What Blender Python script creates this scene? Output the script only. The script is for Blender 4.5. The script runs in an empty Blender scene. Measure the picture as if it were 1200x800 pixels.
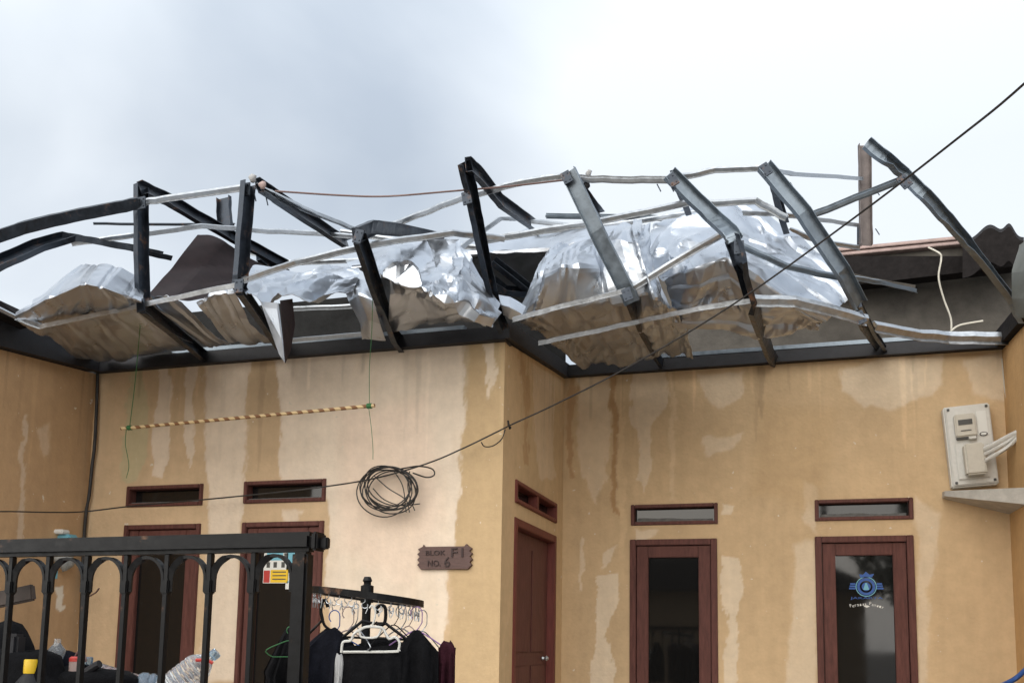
import bpy, bmesh, math, random
import numpy as np
from mathutils import Vector, Matrix

S = bpy.context.scene
COL = S.collection
rnd = random.Random(7)

# ------------------------------------------------------------------ camera
FPX, PPY, YAW, PIT, ROL = 1100.0, 621.7, .292, .119, .017
EYE = np.array([0., 0., 1.5])
_cy, _sy = math.cos(YAW), math.sin(YAW)
FWD = np.array([-_sy*math.cos(PIT), _cy*math.cos(PIT), math.sin(PIT)])
_r = np.array([_cy, _sy, 0.]); _u = np.cross(_r, FWD)
RGT = math.cos(ROL)*_r + math.sin(ROL)*_u
UPV = -math.sin(ROL)*_r + math.cos(ROL)*_u
cam_d = bpy.data.cameras.new('camera'); cam = bpy.data.objects.new('camera', cam_d); COL.objects.link(cam)
cam_d.sensor_width = 36; cam_d.lens = 36*FPX/1200; cam_d.shift_y = (PPY-400)/1200
cam_d.clip_start = .05; cam_d.clip_end = 3000
M = Matrix.Identity(4)
for i in range(3):
    M[i][0] = RGT[i]; M[i][1] = UPV[i]; M[i][2] = -FWD[i]; M[i][3] = EYE[i]
cam.matrix_world = M
S.camera = cam

# ------------------------------------------------------------------ world: overcast sky
SUN_AZ, SUN_EL = math.radians(192), math.radians(18)       # azimuth from +Y clockwise: behind the camera
W = bpy.data.worlds.new('World'); S.world = W; W.use_nodes = True
nt = W.node_tree; N = nt.nodes; L = nt.links; N.clear()
out = N.new('ShaderNodeOutputWorld'); bg = N.new('ShaderNodeBackground')
sky = N.new('ShaderNodeTexSky'); sky.sky_type = 'NISHITA'; sky.sun_disc = False
sky.sun_elevation = SUN_EL; sky.sun_rotation = SUN_AZ; sky.dust_density = 3
tc = N.new('ShaderNodeTexCoord')
mp = N.new('ShaderNodeMapping'); mp.inputs['Scale'].default_value = (1.0, 1.0, 1.7); mp.inputs['Location'].default_value = (.35, .1, .6)
L.new(tc.outputs['Generated'], mp.inputs[0])
n1 = N.new('ShaderNodeTexNoise'); n1.inputs['Scale'].default_value = 2.6; n1.inputs['Detail'].default_value = 5; n1.inputs['Roughness'].default_value = .45
n1.inputs['Distortion'].default_value = .3
L.new(mp.outputs[0], n1.inputs['Vector'])
rp = N.new('ShaderNodeValToRGB')
rp.color_ramp.elements[0].position = .28; rp.color_ramp.elements[0].color = (2.95, 3.36, 3.9, 1)
rp.color_ramp.elements[1].position = .76; rp.color_ramp.elements[1].color = (5.2, 5.52, 5.85, 1)
def wmath(op, a, b=None, clamp=False):
    m = N.new('ShaderNodeMath'); m.operation = op; m.use_clamp = clamp
    for k, v in ((0, a), (1, b)):
        if v is None: continue
        if isinstance(v, (int, float)): m.inputs[k].default_value = v
        else: L.new(v, m.inputs[k])
    return m.outputs[0]
def skylobe(px, py, lo, hi):                                # broad brighter or darker part of the cloud deck
    d = FWD + RGT*(px-600)/FPX - UPV*(py-PPY)/FPX; d = d/np.linalg.norm(d)
    dp = N.new('ShaderNodeVectorMath'); dp.operation = 'DOT_PRODUCT'; dp.inputs[1].default_value = tuple(d)
    L.new(tc.outputs['Generated'], dp.inputs[0])
    mr = N.new('ShaderNodeMapRange'); mr.interpolation_type = 'SMOOTHSTEP'
    mr.inputs['From Min'].default_value = math.cos(math.radians(lo)); mr.inputs['From Max'].default_value = math.cos(math.radians(hi))
    L.new(dp.outputs['Value'], mr.inputs['Value']); return mr.outputs[0]
bright = skylobe(900, 130, 21, 3)
dark = skylobe(430, 20, 17, 2)
left = skylobe(60, 250, 26, 4)
f = wmath('ADD', n1.outputs['Fac'], wmath('MULTIPLY', bright, .36))
f = wmath('ADD', f, wmath('MULTIPLY', left, .12))
f = wmath('SUBTRACT', f, wmath('MULTIPLY', dark, .09))
L.new(f, rp.inputs[0])
sep = N.new('ShaderNodeSeparateXYZ'); L.new(tc.outputs['Generated'], sep.inputs[0])
grad = N.new('ShaderNodeMapRange'); grad.inputs['From Min'].default_value = .45; grad.inputs['From Max'].default_value = 1
grad.inputs['To Min'].default_value = 1.0; grad.inputs['To Max'].default_value = 1.6
L.new(sep.outputs['Z'], grad.inputs['Value'])
vm = N.new('ShaderNodeVectorMath'); vm.operation = 'SCALE'
L.new(rp.outputs[0], vm.inputs[0]); L.new(grad.outputs[0], vm.inputs['Scale'])
mx = N.new('ShaderNodeMix'); mx.data_type = 'RGBA'; mx.inputs['Factor'].default_value = .93
L.new(sky.outputs[0], mx.inputs['A']); L.new(vm.outputs[0], mx.inputs['B'])
L.new(mx.outputs['Result'], bg.inputs['Color']); bg.inputs['Strength'].default_value = .050
L.new(bg.outputs[0], out.inputs[0])

sun_d = bpy.data.lights.new('sun', 'SUN'); sun = bpy.data.objects.new('sun', sun_d); COL.objects.link(sun)
sun_d.energy = 1.5; sun_d.angle = math.radians(110); sun_d.color = (1, .95, .87)
sdir = Vector((math.sin(SUN_AZ)*math.cos(SUN_EL), math.cos(SUN_AZ)*math.cos(SUN_EL), math.sin(SUN_EL)))
sun.rotation_euler = sdir.to_track_quat('Z', 'Y').to_euler()
S.view_settings.view_transform = 'Standard'; S.view_settings.look = 'None'
S.view_settings.exposure = 1.88; S.view_settings.gamma = 1
S.render.engine = 'CYCLES'

# ------------------------------------------------------------------ helpers
def ray(x, y): return FWD + RGT*(x-600)/FPX - UPV*(y-PPY)/FPX
def at(x, y, Y):                       # world point on the vertical plane at depth Y
    d = ray(x, y); return EYE + d*(Y/d[1])
def atX(x, y, X):
    d = ray(x, y); return EYE + d*(X/d[0])
def proj(P):
    d = np.asarray(P) - EYE; z = d@FWD
    return 600+FPX*(d@RGT)/z, PPY-FPX*(d@UPV)/z

def mat(name, color, rough=.6, metal=0., noise=0., nscale=20., bump=0., bscale=60., spec=.5, attr=None, stretch=None, rvar=0., rust=0.):
    m = bpy.data.materials.new(name); m.use_nodes = True
    t = m.node_tree; b = t.nodes['Principled BSDF']; k = t.links
    b.inputs['Roughness'].default_value = rough; b.inputs['Metallic'].default_value = metal
    b.inputs['Specular IOR Level'].default_value = spec
    b.inputs['Base Color'].default_value = (*color, 1)
    co = t.nodes.new('ShaderNodeTexCoord'); src = co.outputs['Object']
    if stretch:
        mpn = t.nodes.new('ShaderNodeMapping'); mpn.inputs['Scale'].default_value = stretch
        k.new(src, mpn.inputs[0]); src = mpn.outputs[0]
    colsock = None
    if attr:
        a = t.nodes.new('ShaderNodeAttribute'); a.attribute_name = attr; colsock = a.outputs['Color']
    if noise or rvar:
        n = t.nodes.new('ShaderNodeTexNoise'); n.inputs['Scale'].default_value = nscale; n.inputs['Detail'].default_value = 6; n.inputs['Roughness'].default_value = .65
        k.new(src, n.inputs['Vector'])
        if noise:
            mr = t.nodes.new('ShaderNodeMapRange'); mr.inputs['From Min'].default_value = .3; mr.inputs['From Max'].default_value = .7
            mr.inputs['To Min'].default_value = 1-noise; mr.inputs['To Max'].default_value = 1+noise
            k.new(n.outputs['Fac'], mr.inputs['Value'])
            v = t.nodes.new('ShaderNodeVectorMath'); v.operation = 'SCALE'
            if colsock: k.new(colsock, v.inputs[0])
            else: v.inputs[0].default_value = color
            k.new(mr.outputs[0], v.inputs['Scale']); colsock = v.outputs[0]
        if rvar:
            mr = t.nodes.new('ShaderNodeMapRange'); mr.inputs['From Min'].default_value = .3; mr.inputs['From Max'].default_value = .7
            mr.inputs['To Min'].default_value = max(.02, rough-rvar); mr.inputs['To Max'].default_value = rough+rvar
            k.new(n.outputs['Fac'], mr.inputs['Value']); k.new(mr.outputs[0], b.inputs['Roughness'])
    if rust:
        n3 = t.nodes.new('ShaderNodeTexNoise'); n3.inputs['Scale'].default_value = 9; n3.inputs['Detail'].default_value = 8; n3.inputs['Roughness'].default_value = .7
        k.new(co.outputs['Object'], n3.inputs['Vector'])
        mr = t.nodes.new('ShaderNodeMapRange'); mr.inputs['From Min'].default_value = .62-.1*rust; mr.inputs['From Max'].default_value = .74-.1*rust
        k.new(n3.outputs['Fac'], mr.inputs['Value'])
        mm = t.nodes.new('ShaderNodeMix'); mm.data_type = 'RGBA'; k.new(mr.outputs[0], mm.inputs['Factor'])
        if colsock: k.new(colsock, mm.inputs['A'])
        else: mm.inputs['A'].default_value = (*color, 1)
        mm.inputs['B'].default_value = (.13, .065, .035, 1); colsock = mm.outputs['Result']
        mv = t.nodes.new('ShaderNodeMath'); mv.operation = 'MULTIPLY_ADD'; k.new(mr.outputs[0], mv.inputs[0]); mv.inputs[1].default_value = -.8*metal; mv.inputs[2].default_value = metal
        k.new(mv.outputs[0], b.inputs['Metallic'])
    if colsock: k.new(colsock, b.inputs['Base Color'])
    if bump:
        n2 = t.nodes.new('ShaderNodeTexNoise'); n2.inputs['Scale'].default_value = bscale; n2.inputs['Detail'].default_value = 5
        k.new(src, n2.inputs['Vector'])
        bp = t.nodes.new('ShaderNodeBump'); bp.inputs['Strength'].default_value = bump; bp.inputs['Distance'].default_value = .01
        k.new(n2.outputs['Fac'], bp.inputs['Height']); k.new(bp.outputs[0], b.inputs['Normal'])
    return m

ORG = {}                                # world origin of every thing and of what hangs under it
def props(o, label=None, cat=None, group=None, kind=None):
    if label: o['label'] = label
    if cat: o['category'] = cat
    if group: o['group'] = group
    if kind: o['kind'] = kind
def thing(name, label, cat, loc, group=None):
    o = bpy.data.objects.new(name, None); COL.objects.link(o); o.empty_display_size = .1
    o.location = loc; ORG[o.name] = np.array(loc, float); props(o, label, cat, group); return o
def mesh(name, V, Fc, m, parent=None, loc=None, smooth=None, kind=None):
    org = ORG[parent.name] if parent is not None else np.array(loc if loc is not None else (0, 0, 0), float)
    me = bpy.data.meshes.new(name)
    V = np.asarray(V, float) - org
    me.from_pydata(V.tolist(), [], Fc)
    if isinstance(m, (list, tuple)):
        for q in m: me.materials.append(q)
    else: me.materials.append(m)
    bm = bmesh.new(); bm.from_mesh(me); bmesh.ops.recalc_face_normals(bm, faces=bm.faces[:]); bm.to_mesh(me); bm.free()
    if smooth is not None:
        for p in me.polygons: p.use_smooth = True
        me.set_sharp_from_angle(angle=math.radians(smooth))
    o = bpy.data.objects.new(name, me); COL.objects.link(o)
    if parent is not None:
        o.parent = parent; ORG[o.name] = org
    else:
        o.location = org; ORG[o.name] = org
    if kind: o['kind'] = kind
    return o
def dup(o, parent, delta):              # a copy of a part, moved
    c = o.copy(); COL.objects.link(c); c.parent = parent; c.location = Vector(o.location)+Vector(delta); ORG[c.name] = ORG[parent.name]; return c

class G:                                # collects several simple pieces of one part
    def __init__(s): s.V = []; s.F = []
    def add(s, V, F):
        n = len(s.V); s.V += [tuple(map(float, v)) for v in V]; s.F += [[i+n for i in f] for f in F]; return s
    def box(s, lo, hi, bev=0.):
        x0, y0, z0 = lo; x1, y1, z1 = hi
        bm = bmesh.new(); bmesh.ops.create_cube(bm, size=1)
        for v in bm.verts:
            v.co = Vector(((x0+x1)/2+v.co.x*(x1-x0), (y0+y1)/2+v.co.y*(y1-y0), (z0+z1)/2+v.co.z*(z1-z0)))
        if bev: bmesh.ops.bevel(bm, geom=bm.edges[:], offset=bev, segments=2, affect='EDGES')
        bm.verts.index_update()
        V = [v.co[:] for v in bm.verts]; F = [[v.index for v in f.verts] for f in bm.faces]; bm.free()
        return s.add(V, F)
    def tube(s, pts, r, n=6, closed=False):
        return s.add(*sweep(pts, [(r*math.cos(2*math.pi*k/n), r*math.sin(2*math.pi*k/n)) for k in range(n)], (.13, .37, .92), closed))
    def rings(s, rings, cap=True):
        n = len(rings[0]); V = [p for r in rings for p in r]; F = []
        for i in range(len(rings)-1):
            for k in range(n): F.append([i*n+k, i*n+(k+1) % n, (i+1)*n+(k+1) % n, (i+1)*n+k])
        if cap: F += [list(range(n))[::-1], [(len(rings)-1)*n+k for k in range(n)]]
        return s.add(V, F)
    def lathe(s, c, prof, n=14, axis=None):
        ax = Vector(axis or (0, 0, 1)).normalized(); q = Vector((0, 0, 1)).rotation_difference(ax)
        R = []
        for r_, h in prof:
            R.append([tuple(Vector(c)+q @ Vector((r_*math.cos(2*math.pi*k/n), r_*math.sin(2*math.pi*k/n), h))) for k in range(n)])
        return s.rings(R)
    def obj(s, name, m, parent=None, **k): return mesh(name, s.V, s.F, m, parent, **k)

def nrm(v):
    v = np.asarray(v, float); return v/max(np.linalg.norm(v), 1e-9)
def sweep(pts, prof, ref, closed=False):
    P = [np.asarray(p, float) for p in pts]; n = len(P); m = len(prof); V = []; F = []
    last = None
    for i in range(n):
        a = P[i-1] if (i > 0 or closed) else P[i]; b = P[(i+1) % n] if (i < n-1 or closed) else P[i]
        t = nrm(b-a)
        rf = np.asarray(ref[i] if isinstance(ref, list) else ref, float)
        nn = rf - t*(rf@t)
        if np.linalg.norm(nn) < .15: nn = last if last is not None else np.cross(t, (1, .2, .1))
        nn = nrm(nn - t*(nn@t)); last = nn
        s_ = np.cross(t, nn)
        for a_, b_ in prof: V.append(P[i]+s_*a_+nn*b_)
    for i in range(n if closed else n-1):
        j = (i+1) % n
        for k in range(m): F.append([i*m+k, i*m+(k+1) % m, j*m+(k+1) % m, j*m+k])
    if not closed: F += [list(range(m))[::-1], [(n-1)*m+k for k in range(m)]]
    return V, F
def catmull(P, k):
    P = [np.asarray(p, float) for p in P]; out = []
    for i in range(len(P)-1):
        p0 = P[i-1] if i else 2*P[0]-P[1]; p1, p2 = P[i], P[i+1]; p3 = P[i+2] if i+2 < len(P) else 2*P[-1]-P[-2]
        for j in range(k):
            t = j/k
            out.append(.5*((2*p1)+(-p0+p2)*t+(2*p0-5*p1+4*p2-p3)*t*t+(-p0+3*p1-3*p2+p3)*t**3))
    out.append(P[-1]); return out

_rs = np.random.RandomState(3); _lat = _rs.rand(256, 256)
def vnoise(x, y, sc, oct=3, seed=0):
    x = np.asarray(x, float)*sc+seed*17.3+500; y = np.asarray(y, float)*sc+seed*9.7+500; tot = 0; amp = 1; s = 0
    for o in range(oct):
        xi = np.floor(x).astype(int); yi = np.floor(y).astype(int); fx = x-xi; fy = y-yi
        fx = fx*fx*(3-2*fx); fy = fy*fy*(3-2*fy)
        g = lambda a, b: _lat[a % 256, b % 256]
        v = (g(xi, yi)*(1-fx)+g(xi+1, yi)*fx)*(1-fy)+(g(xi, yi+1)*(1-fx)+g(xi+1, yi+1)*fx)*fy
        tot = tot+v*amp; s += amp; amp *= .5; x = x*2.03+11; y = y*2.03+7
    return tot/s

# ------------------------------------------------------------------ materials
TAN = (.57, .41, .25); TANR = (.555, .40, .235); CREAM = (.74, .62, .49); CREAMR = (.69, .565, .41)
def streaky(m):                          # faint vertical run-off marks over the plaster
    t = m.node_tree; b = t.nodes['Principled BSDF']; k = t.links; src = b.inputs['Base Color'].links[0].from_socket
    co = t.nodes.new('ShaderNodeTexCoord'); mp_ = t.nodes.new('ShaderNodeMapping'); mp_.inputs['Scale'].default_value = (3.2, 3.2, .4); k.new(co.outputs['Object'], mp_.inputs[0])
    n = t.nodes.new('ShaderNodeTexNoise'); n.inputs['Scale'].default_value = 1.6; n.inputs['Detail'].default_value = 6; n.inputs['Roughness'].default_value = .7; k.new(mp_.outputs[0], n.inputs['Vector'])
    mr = t.nodes.new('ShaderNodeMapRange'); mr.inputs['From Min'].default_value = .3; mr.inputs['From Max'].default_value = .62; mr.inputs['To Min'].default_value = .95; mr.inputs['To Max'].default_value = 1.02; k.new(n.outputs['Fac'], mr.inputs['Value'])
    v = t.nodes.new('ShaderNodeVectorMath'); v.operation = 'SCALE'; k.new(src, v.inputs[0]); k.new(mr.outputs[0], v.inputs['Scale'])
    # scattered small chips of pale undercoat
    vo = t.nodes.new('ShaderNodeTexNoise'); vo.inputs['Scale'].default_value = 13; vo.inputs['Detail'].default_value = 3; k.new(co.outputs['Object'], vo.inputs['Vector'])
    m2 = t.nodes.new('ShaderNodeMapRange'); m2.inputs['From Min'].default_value = .71; m2.inputs['From Max'].default_value = .74; k.new(vo.outputs['Fac'], m2.inputs['Value'])
    mm = t.nodes.new('ShaderNodeMix'); mm.data_type = 'RGBA'; mm.inputs['B'].default_value = (.66, .58, .46, 1); k.new(m2.outputs[0], mm.inputs['Factor']); k.new(v.outputs[0], mm.inputs['A'])
    k.new(mm.outputs['Result'], b.inputs['Base Color']); return m
m_wall = mat('plaster', TAN, .85, noise=.07, nscale=9, bump=.4, bscale=32, attr='wear', spec=.25); streaky(m_wall)
m_plain = mat('plaster_plain', TAN, .9, noise=.1, nscale=6, bump=.2, bscale=60, spec=.2)
m_wood = mat('red_paint', (.108, .042, .034), .6, noise=.3, nscale=14, bump=.2, bscale=40, stretch=(3, 3, .4), spec=.22)
m_wood_d = mat('red_paint_old', (.13, .03, .022), .55, noise=.25, nscale=10, stretch=(3, 3, .5), spec=.4)
m_glass = mat('dark_room_glass', (.008, .008, .008), .04, spec=.5, rvar=.015, nscale=8)  # opaque pane; darkness of the rooms behind is put into its colour
m_pale = mat('pale_vent_grey', (.15, .15, .145), .8, noise=.35, nscale=18, spec=.08)
m_dark = mat('dark_steel', (.042, .05, .063), .42, .85, noise=.3, nscale=18, bump=.15, bscale=30, rvar=.12, rust=.5)
m_dark2 = mat('sky_lit_steel', (.20, .235, .27), .45, .85, noise=.2, nscale=14, bump=.15, bscale=30, rvar=.1)  # paler copy of the rafter steel, sky reflection put into its colour
m_black = mat('black_beam', (.014, .014, .017), .6, .2, noise=.3, nscale=12)
m_galv = mat('galvanised', (.46, .48, .50), .40, .95, noise=.16, nscale=25, bump=.05, bscale=40, rvar=.12)
m_sheet = mat('sheet_metal', (.49, .525, .575), .36, .9, noise=.10, nscale=5, bump=.05, bscale=40, rvar=.13)
m_maroon = mat('maroon_sheet', (.016, .0085, .009), .65, noise=.3, nscale=10, spec=.2)
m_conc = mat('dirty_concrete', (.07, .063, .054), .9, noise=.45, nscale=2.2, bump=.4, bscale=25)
m_concd = mat('shaded_concrete', (.018, .018, .018), .9, noise=.4, nscale=3, bump=.4, bscale=25, spec=.08)  # near-black: shade of the open rooms put into the colour
m_slab = mat('grey_concrete', (.42, .395, .35), .85, noise=.18, nscale=9, bump=.2)
m_tile = mat('old_roofing', (.015, .013, .013), .8, noise=.3, nscale=14, bump=.4, bscale=30, spec=.08)
m_cap = mat('pinkish_capping', (.36, .27, .25), .8, noise=.25, nscale=8, bump=.2)
m_iron = mat('black_iron', (.003, .003, .0035), .40, noise=.4, nscale=30, bump=.05, bscale=45, spec=.22, rvar=.12, rust=.15)
m_wire = mat('black_wire', (.02, .018, .017), .5)
m_brownwire = mat('brown_wire', (.16, .10, .09), .6)
m_white = mat('white_plastic', (.60, .59, .55), .45, noise=.06, nscale=30)
m_ivory = mat('ivory_plastic', (.52, .49, .42), .45, noise=.06, nscale=30)
m_grey = mat('grey_plastic', (.06, .06, .055), .4)
m_green = mat('green_string', (.03, .13, .04), .7)
m_blk = mat('black_cloth', (.006, .006, .007), .95, noise=.3, nscale=30, bump=.4, bscale=120, spec=.1)
m_navy = mat('navy_cloth', (.005, .0055, .009), .95, noise=.3, nscale=30, bump=.4, bscale=120, spec=.1)
m_mar = mat('maroon_cloth', (.03, .008, .013), .95, noise=.3, nscale=30, bump=.4, bscale=120, spec=.1)
m_wht = mat('white_cloth', (.36, .36, .36), .9, noise=.1)
m_plaque = mat('carved_wood', (.10, .055, .047), .6, noise=.25, nscale=40, bump=.3, bscale=60, stretch=(.3, 1, 2))
m_letter = mat('carved_letter', (.035, .017, .015), .6)
m_blue = mat('blue_print', (.02, .085, .32), .5)
m_sky = mat('lightblue_print', (.16, .42, .52), .5)
m_yel = mat('yellow', (.78, .50, .02), .4)
m_red = mat('red', (.45, .04, .03), .5)
m_paper = mat('paper', (.70, .70, .66), .7)
m_floor = mat('wet_paving', (.26, .245, .225), .55, noise=.3, nscale=5, bump=.2)
m_ground = mat('ground', (.27, .255, .235), .9, noise=.25, nscale=1.2, bump=.3, bscale=30)
m_grass = mat('leaf', (.05, .085, .03), .7)
m_bark = mat('bark', (.10, .075, .055), .9, noise=.3)
m_purple = mat('purple_wire', (.30, .16, .36), .5)
m_post = mat('dull_pinkish_steel', (.15, .128, .122), .7, .3, noise=.3, nscale=10)
m_tarp = mat('grey_tarp', (.10, .105, .095), .6, noise=.2, nscale=5)
def glassy(name, col, rough=.08):
    m = bpy.data.materials.new(name); m.use_nodes = True; b = m.node_tree.nodes['Principled BSDF']
    b.inputs['Base Color'].default_value = (*col, 1); b.inputs['Roughness'].default_value = rough
    b.inputs['Transmission Weight'].default_value = .85; b.inputs['IOR'].default_value = 1.25; return m
m_pet = glassy('clear_bottle', (.88, .91, .93))
m_petb = glassy('blue_bottle', (.55, .75, .92), .2)

# bamboo pole wound with a cream strip: spiral colour along its own length
m_pole = bpy.data.materials.new('striped_pole'); m_pole.use_nodes = True
_t = m_pole.node_tree; _b = _t.nodes['Principled BSDF']; _b.inputs['Roughness'].default_value = .45
_c = _t.nodes.new('ShaderNodeTexCoord'); _w = _t.nodes.new('ShaderNodeTexWave'); _w.wave_type = 'BANDS'; _w.bands_direction = 'DIAGONAL'
_w.inputs['Scale'].default_value = 6.2; _w.inputs['Distortion'].default_value = .6
_rr = _t.nodes.new('ShaderNodeValToRGB'); _rr.color_ramp.elements[0].position = .4; _rr.color_ramp.elements[0].color = (.22, .10, .04, 1)
_rr.color_ramp.elements[1].position = .55; _rr.color_ramp.elements[1].color = (.66, .50, .27, 1)
_t.links.new(_c.outputs['Object'], _w.inputs['Vector']); _t.links.new(_w.outputs['Fac'], _rr.inputs[0]); _t.links.new(_rr.outputs[0], _b.inputs['Base Color'])

# ------------------------------------------------------------------ setting
XL, XC, XR, YF, YB = -6.5, -2.315, 1.93, 7.4, 9.549       # left wall, recess corner, right wall, front and recessed planes
ZFLOOR = .45
g = G(); g.add([(-600, -600, 0), (600, -600, 0), (600, 600, 0), (-600, 600, 0)], [[0, 1, 2, 3]])
g.obj('ground', m_ground, kind='structure')
g = G(); g.box((XL, 5.6, -.02), (XR, 16.5, ZFLOOR), .01); g.obj('terrace_floor', m_floor, kind='structure')

# ------------------------------------------------------------------ house
house = thing('house', 'ochre single storey house with water stained walls and its roof torn open', 'house', (-2.3, YF, ZFLOOR))

def sdf(px, py, poly):
    P = np.array(poly, float); n = len(P); d = np.full(px.shape, 1e9); ins = np.zeros(px.shape, bool)
    for i in range(n):
        a = P[i]; b = P[(i+1) % n]; e = b-a
        w0 = px-a[0]; w1 = py-a[1]; t = np.clip((w0*e[0]+w1*e[1])/max(e@e, 1e-9), 0, 1)
        d = np.minimum(d, np.hypot(w0-e[0]*t, w1-e[1]*t))
        c = ((a[1] <= py) & (b[1] > py)) | ((b[1] <= py) & (a[1] > py))
        xs = a[0]+(py-a[1])/((b[1]-a[1]) if b[1] != a[1] else 1e-9)*(b[0]-a[0])
        ins ^= c & (px < xs)
    return np.where(ins, d, -d)
def paint(V, uu, zz, base, stains, seed):
    px, py = proj(V)
    wx = (vnoise(uu, zz*.6, 5, 3, seed)-.5)*11 + (vnoise(uu, zz*.4, 26, 2, seed+1)-.5)*6 + (vnoise(uu, zz*.5, 70, 2, seed+3)-.5)*3
    wy = (vnoise(uu, zz, 5, 3, seed+2)-.5)*14
    c = np.tile(np.array(base), (len(px), 1))
    m0 = vnoise(uu, zz, 1.3, 4, seed+5); c = c*(0.90+.22*m0)[:, None]
    st = vnoise(uu*5.0, zz*.25, 3, 3, seed+7); c = c*(1+.10*(st-.5))[:, None]
    for poly, col, soft, amt in stains:
        sd = sdf(px+wx, py+wy, poly)
        k = np.clip(sd/(soft*.28)*.5+.5, 0, 1); k = k*k*(3-2*k)*amt
        k = k*(.80+.45*vnoise(uu*3, zz*.7, 4, 3, seed+9)).clip(0, 1)
        c = c*(1-k)[:, None]+np.array(col)[None]*k[:, None]
    rd = np.random.RandomState(seed+100); zt = zz.max(); um = uu.max()
    for k_ in range(int(um*4.5)):                              # thin run-off marks that start at the wall top
        u0 = rd.uniform(0, um); wd = rd.uniform(.008, .035); ln = rd.uniform(.15, 1.1); dk = rd.uniform(.80, .95) if rd.rand() < .7 else rd.uniform(1.05, 1.16)
        cu_ = u0+.02*(vnoise(zz, zz*0+k_, 4, 2, seed+k_)-.5); w_ = wd*np.clip(1-(zt-zz)/ln, 0, 1)**.4*(.7+.7*vnoise(zz, zz*0+k_, 9, 2, seed+k_+5))
        m_ = np.clip((w_-np.abs(uu-cu_))/.008+.5, 0, 1)*(zt-zz < ln)
        c = c*(1-m_*(1-dk))[:, None]
    return np.clip(c, .01, .9)
def wall(O, U, Nn, u1, ztop, openings, base, stains, seed, step=.015, thick=.13, z0=ZFLOOR, endcap=True, startcap=True):
    O = np.array(O, float); U = np.array(U, float); Nn = np.array(Nn, float)
    us = set(np.round(np.linspace(0, u1, max(2, int(u1/step))), 4)); zmin = min(ztop(0), ztop(u1))
    zs = set(np.round(np.linspace(z0, zmin-.02, int((zmin-z0)/step)), 4))
    eu = [q for o in openings for q in o[:2]]; ez = [q for o in openings for q in o[2:4]]
    us = sorted([u for u in us if all(abs(u-q) > step*.45 for q in eu)]+[round(q, 4) for q in set(eu)])
    zs = sorted([z for z in zs if all(abs(z-q) > step*.45 for q in ez)]+[round(q, 4) for q in set(ez)])
    us = np.array(us); zs = np.array(zs); nu, nz = len(us), len(zs)+1
    UU = np.repeat(us, nz); ZZ = np.concatenate([np.concatenate([zs, [ztop(u)]]) for u in us])
    V = O[None]+UU[:, None]*U[None]; V[:, 2] = ZZ
    keep = np.ones((nu-1, nz-1), bool)
    zc = np.append(zs, zmin)
    for (a, b, c, d) in [o[:4] for o in openings]:
        for i in range(nu-1):
            if a-1e-3 <= us[i] and us[i+1] <= b+1e-3:
                for j in range(nz-2):
                    if c-1e-3 <= zs[j] and zs[j+1] <= d+1e-3: keep[i, j] = False
    F = [[i*nz+j, (i+1)*nz+j, (i+1)*nz+j+1, i*nz+j+1] for i in range(nu-1) for j in range(nz-1) if keep[i, j]]
    C = paint(V, UU, ZZ, base, stains, seed)
    V = V.tolist(); C = C.tolist()
    def quad(*p):
        n = len(V); V.extend([list(map(float, q)) for q in p]); C.extend([list(base)]*4); F.append([n, n+1, n+2, n+3])
    def pt(u, z, d): q = O+U*u-Nn*d; return (q[0], q[1], z)
    for (a, b, c, d) in [o[:4] for o in openings]:
        quad(pt(a, c, 0), pt(a, d, 0), pt(a, d, thick), pt(a, c, thick)); quad(pt(b, c, 0), pt(b, d, 0), pt(b, d, thick), pt(b, c, thick))
        quad(pt(a, d, 0), pt(b, d, 0), pt(b, d, thick), pt(a, d, thick)); quad(pt(a, c, 0), pt(b, c, 0), pt(b, c, thick), pt(a, c, thick))
    # back face in strips around the openings, cap and ends
    ue = sorted({0, u1, *eu})
    for a, b in zip(ue[:-1], ue[1:]):
        hs = sorted([(o[2], o[3]) for o in openings if o[0] <= a+1e-4 and o[1] >= b-1e-4]); z = z0
        for lo, hi in hs:
            if lo > z+1e-4: quad(pt(a, z, thick), pt(b, z, thick), pt(b, lo, thick), pt(a, lo, thick))
            z = hi
        quad(pt(a, z, thick), pt(b, z, thick), pt(b, ztop(b), thick), pt(a, ztop(a), thick))
    quad(pt(0, ztop(0), 0), pt(u1, ztop(u1), 0), pt(u1, ztop(u1), thick), pt(0, ztop(0), thick))
    if startcap: quad(pt(0, z0, 0), pt(0, ztop(0), 0), pt(0, ztop(0), thick), pt(0, z0, thick))
    if endcap: quad(pt(u1, z0, 0), pt(u1, ztop(u1), 0), pt(u1, ztop(u1), thick), pt(u1, z0, thick))
    org = ORG[house.name]; me = bpy.data.meshes.new('wall'); me.from_pydata((np.array(V)-org).tolist(), [], F); me.materials.append(m_wall)
    ca = me.color_attributes.new('wear', 'FLOAT_COLOR', 'POINT')
    ca.data.foreach_set('color', np.c_[np.array(C), np.ones(len(C))].astype(np.float32).ravel())
    o = bpy.data.objects.new('wall', me); COL.objects.link(o); o.parent = house; ORG[o.name] = org; return o

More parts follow.
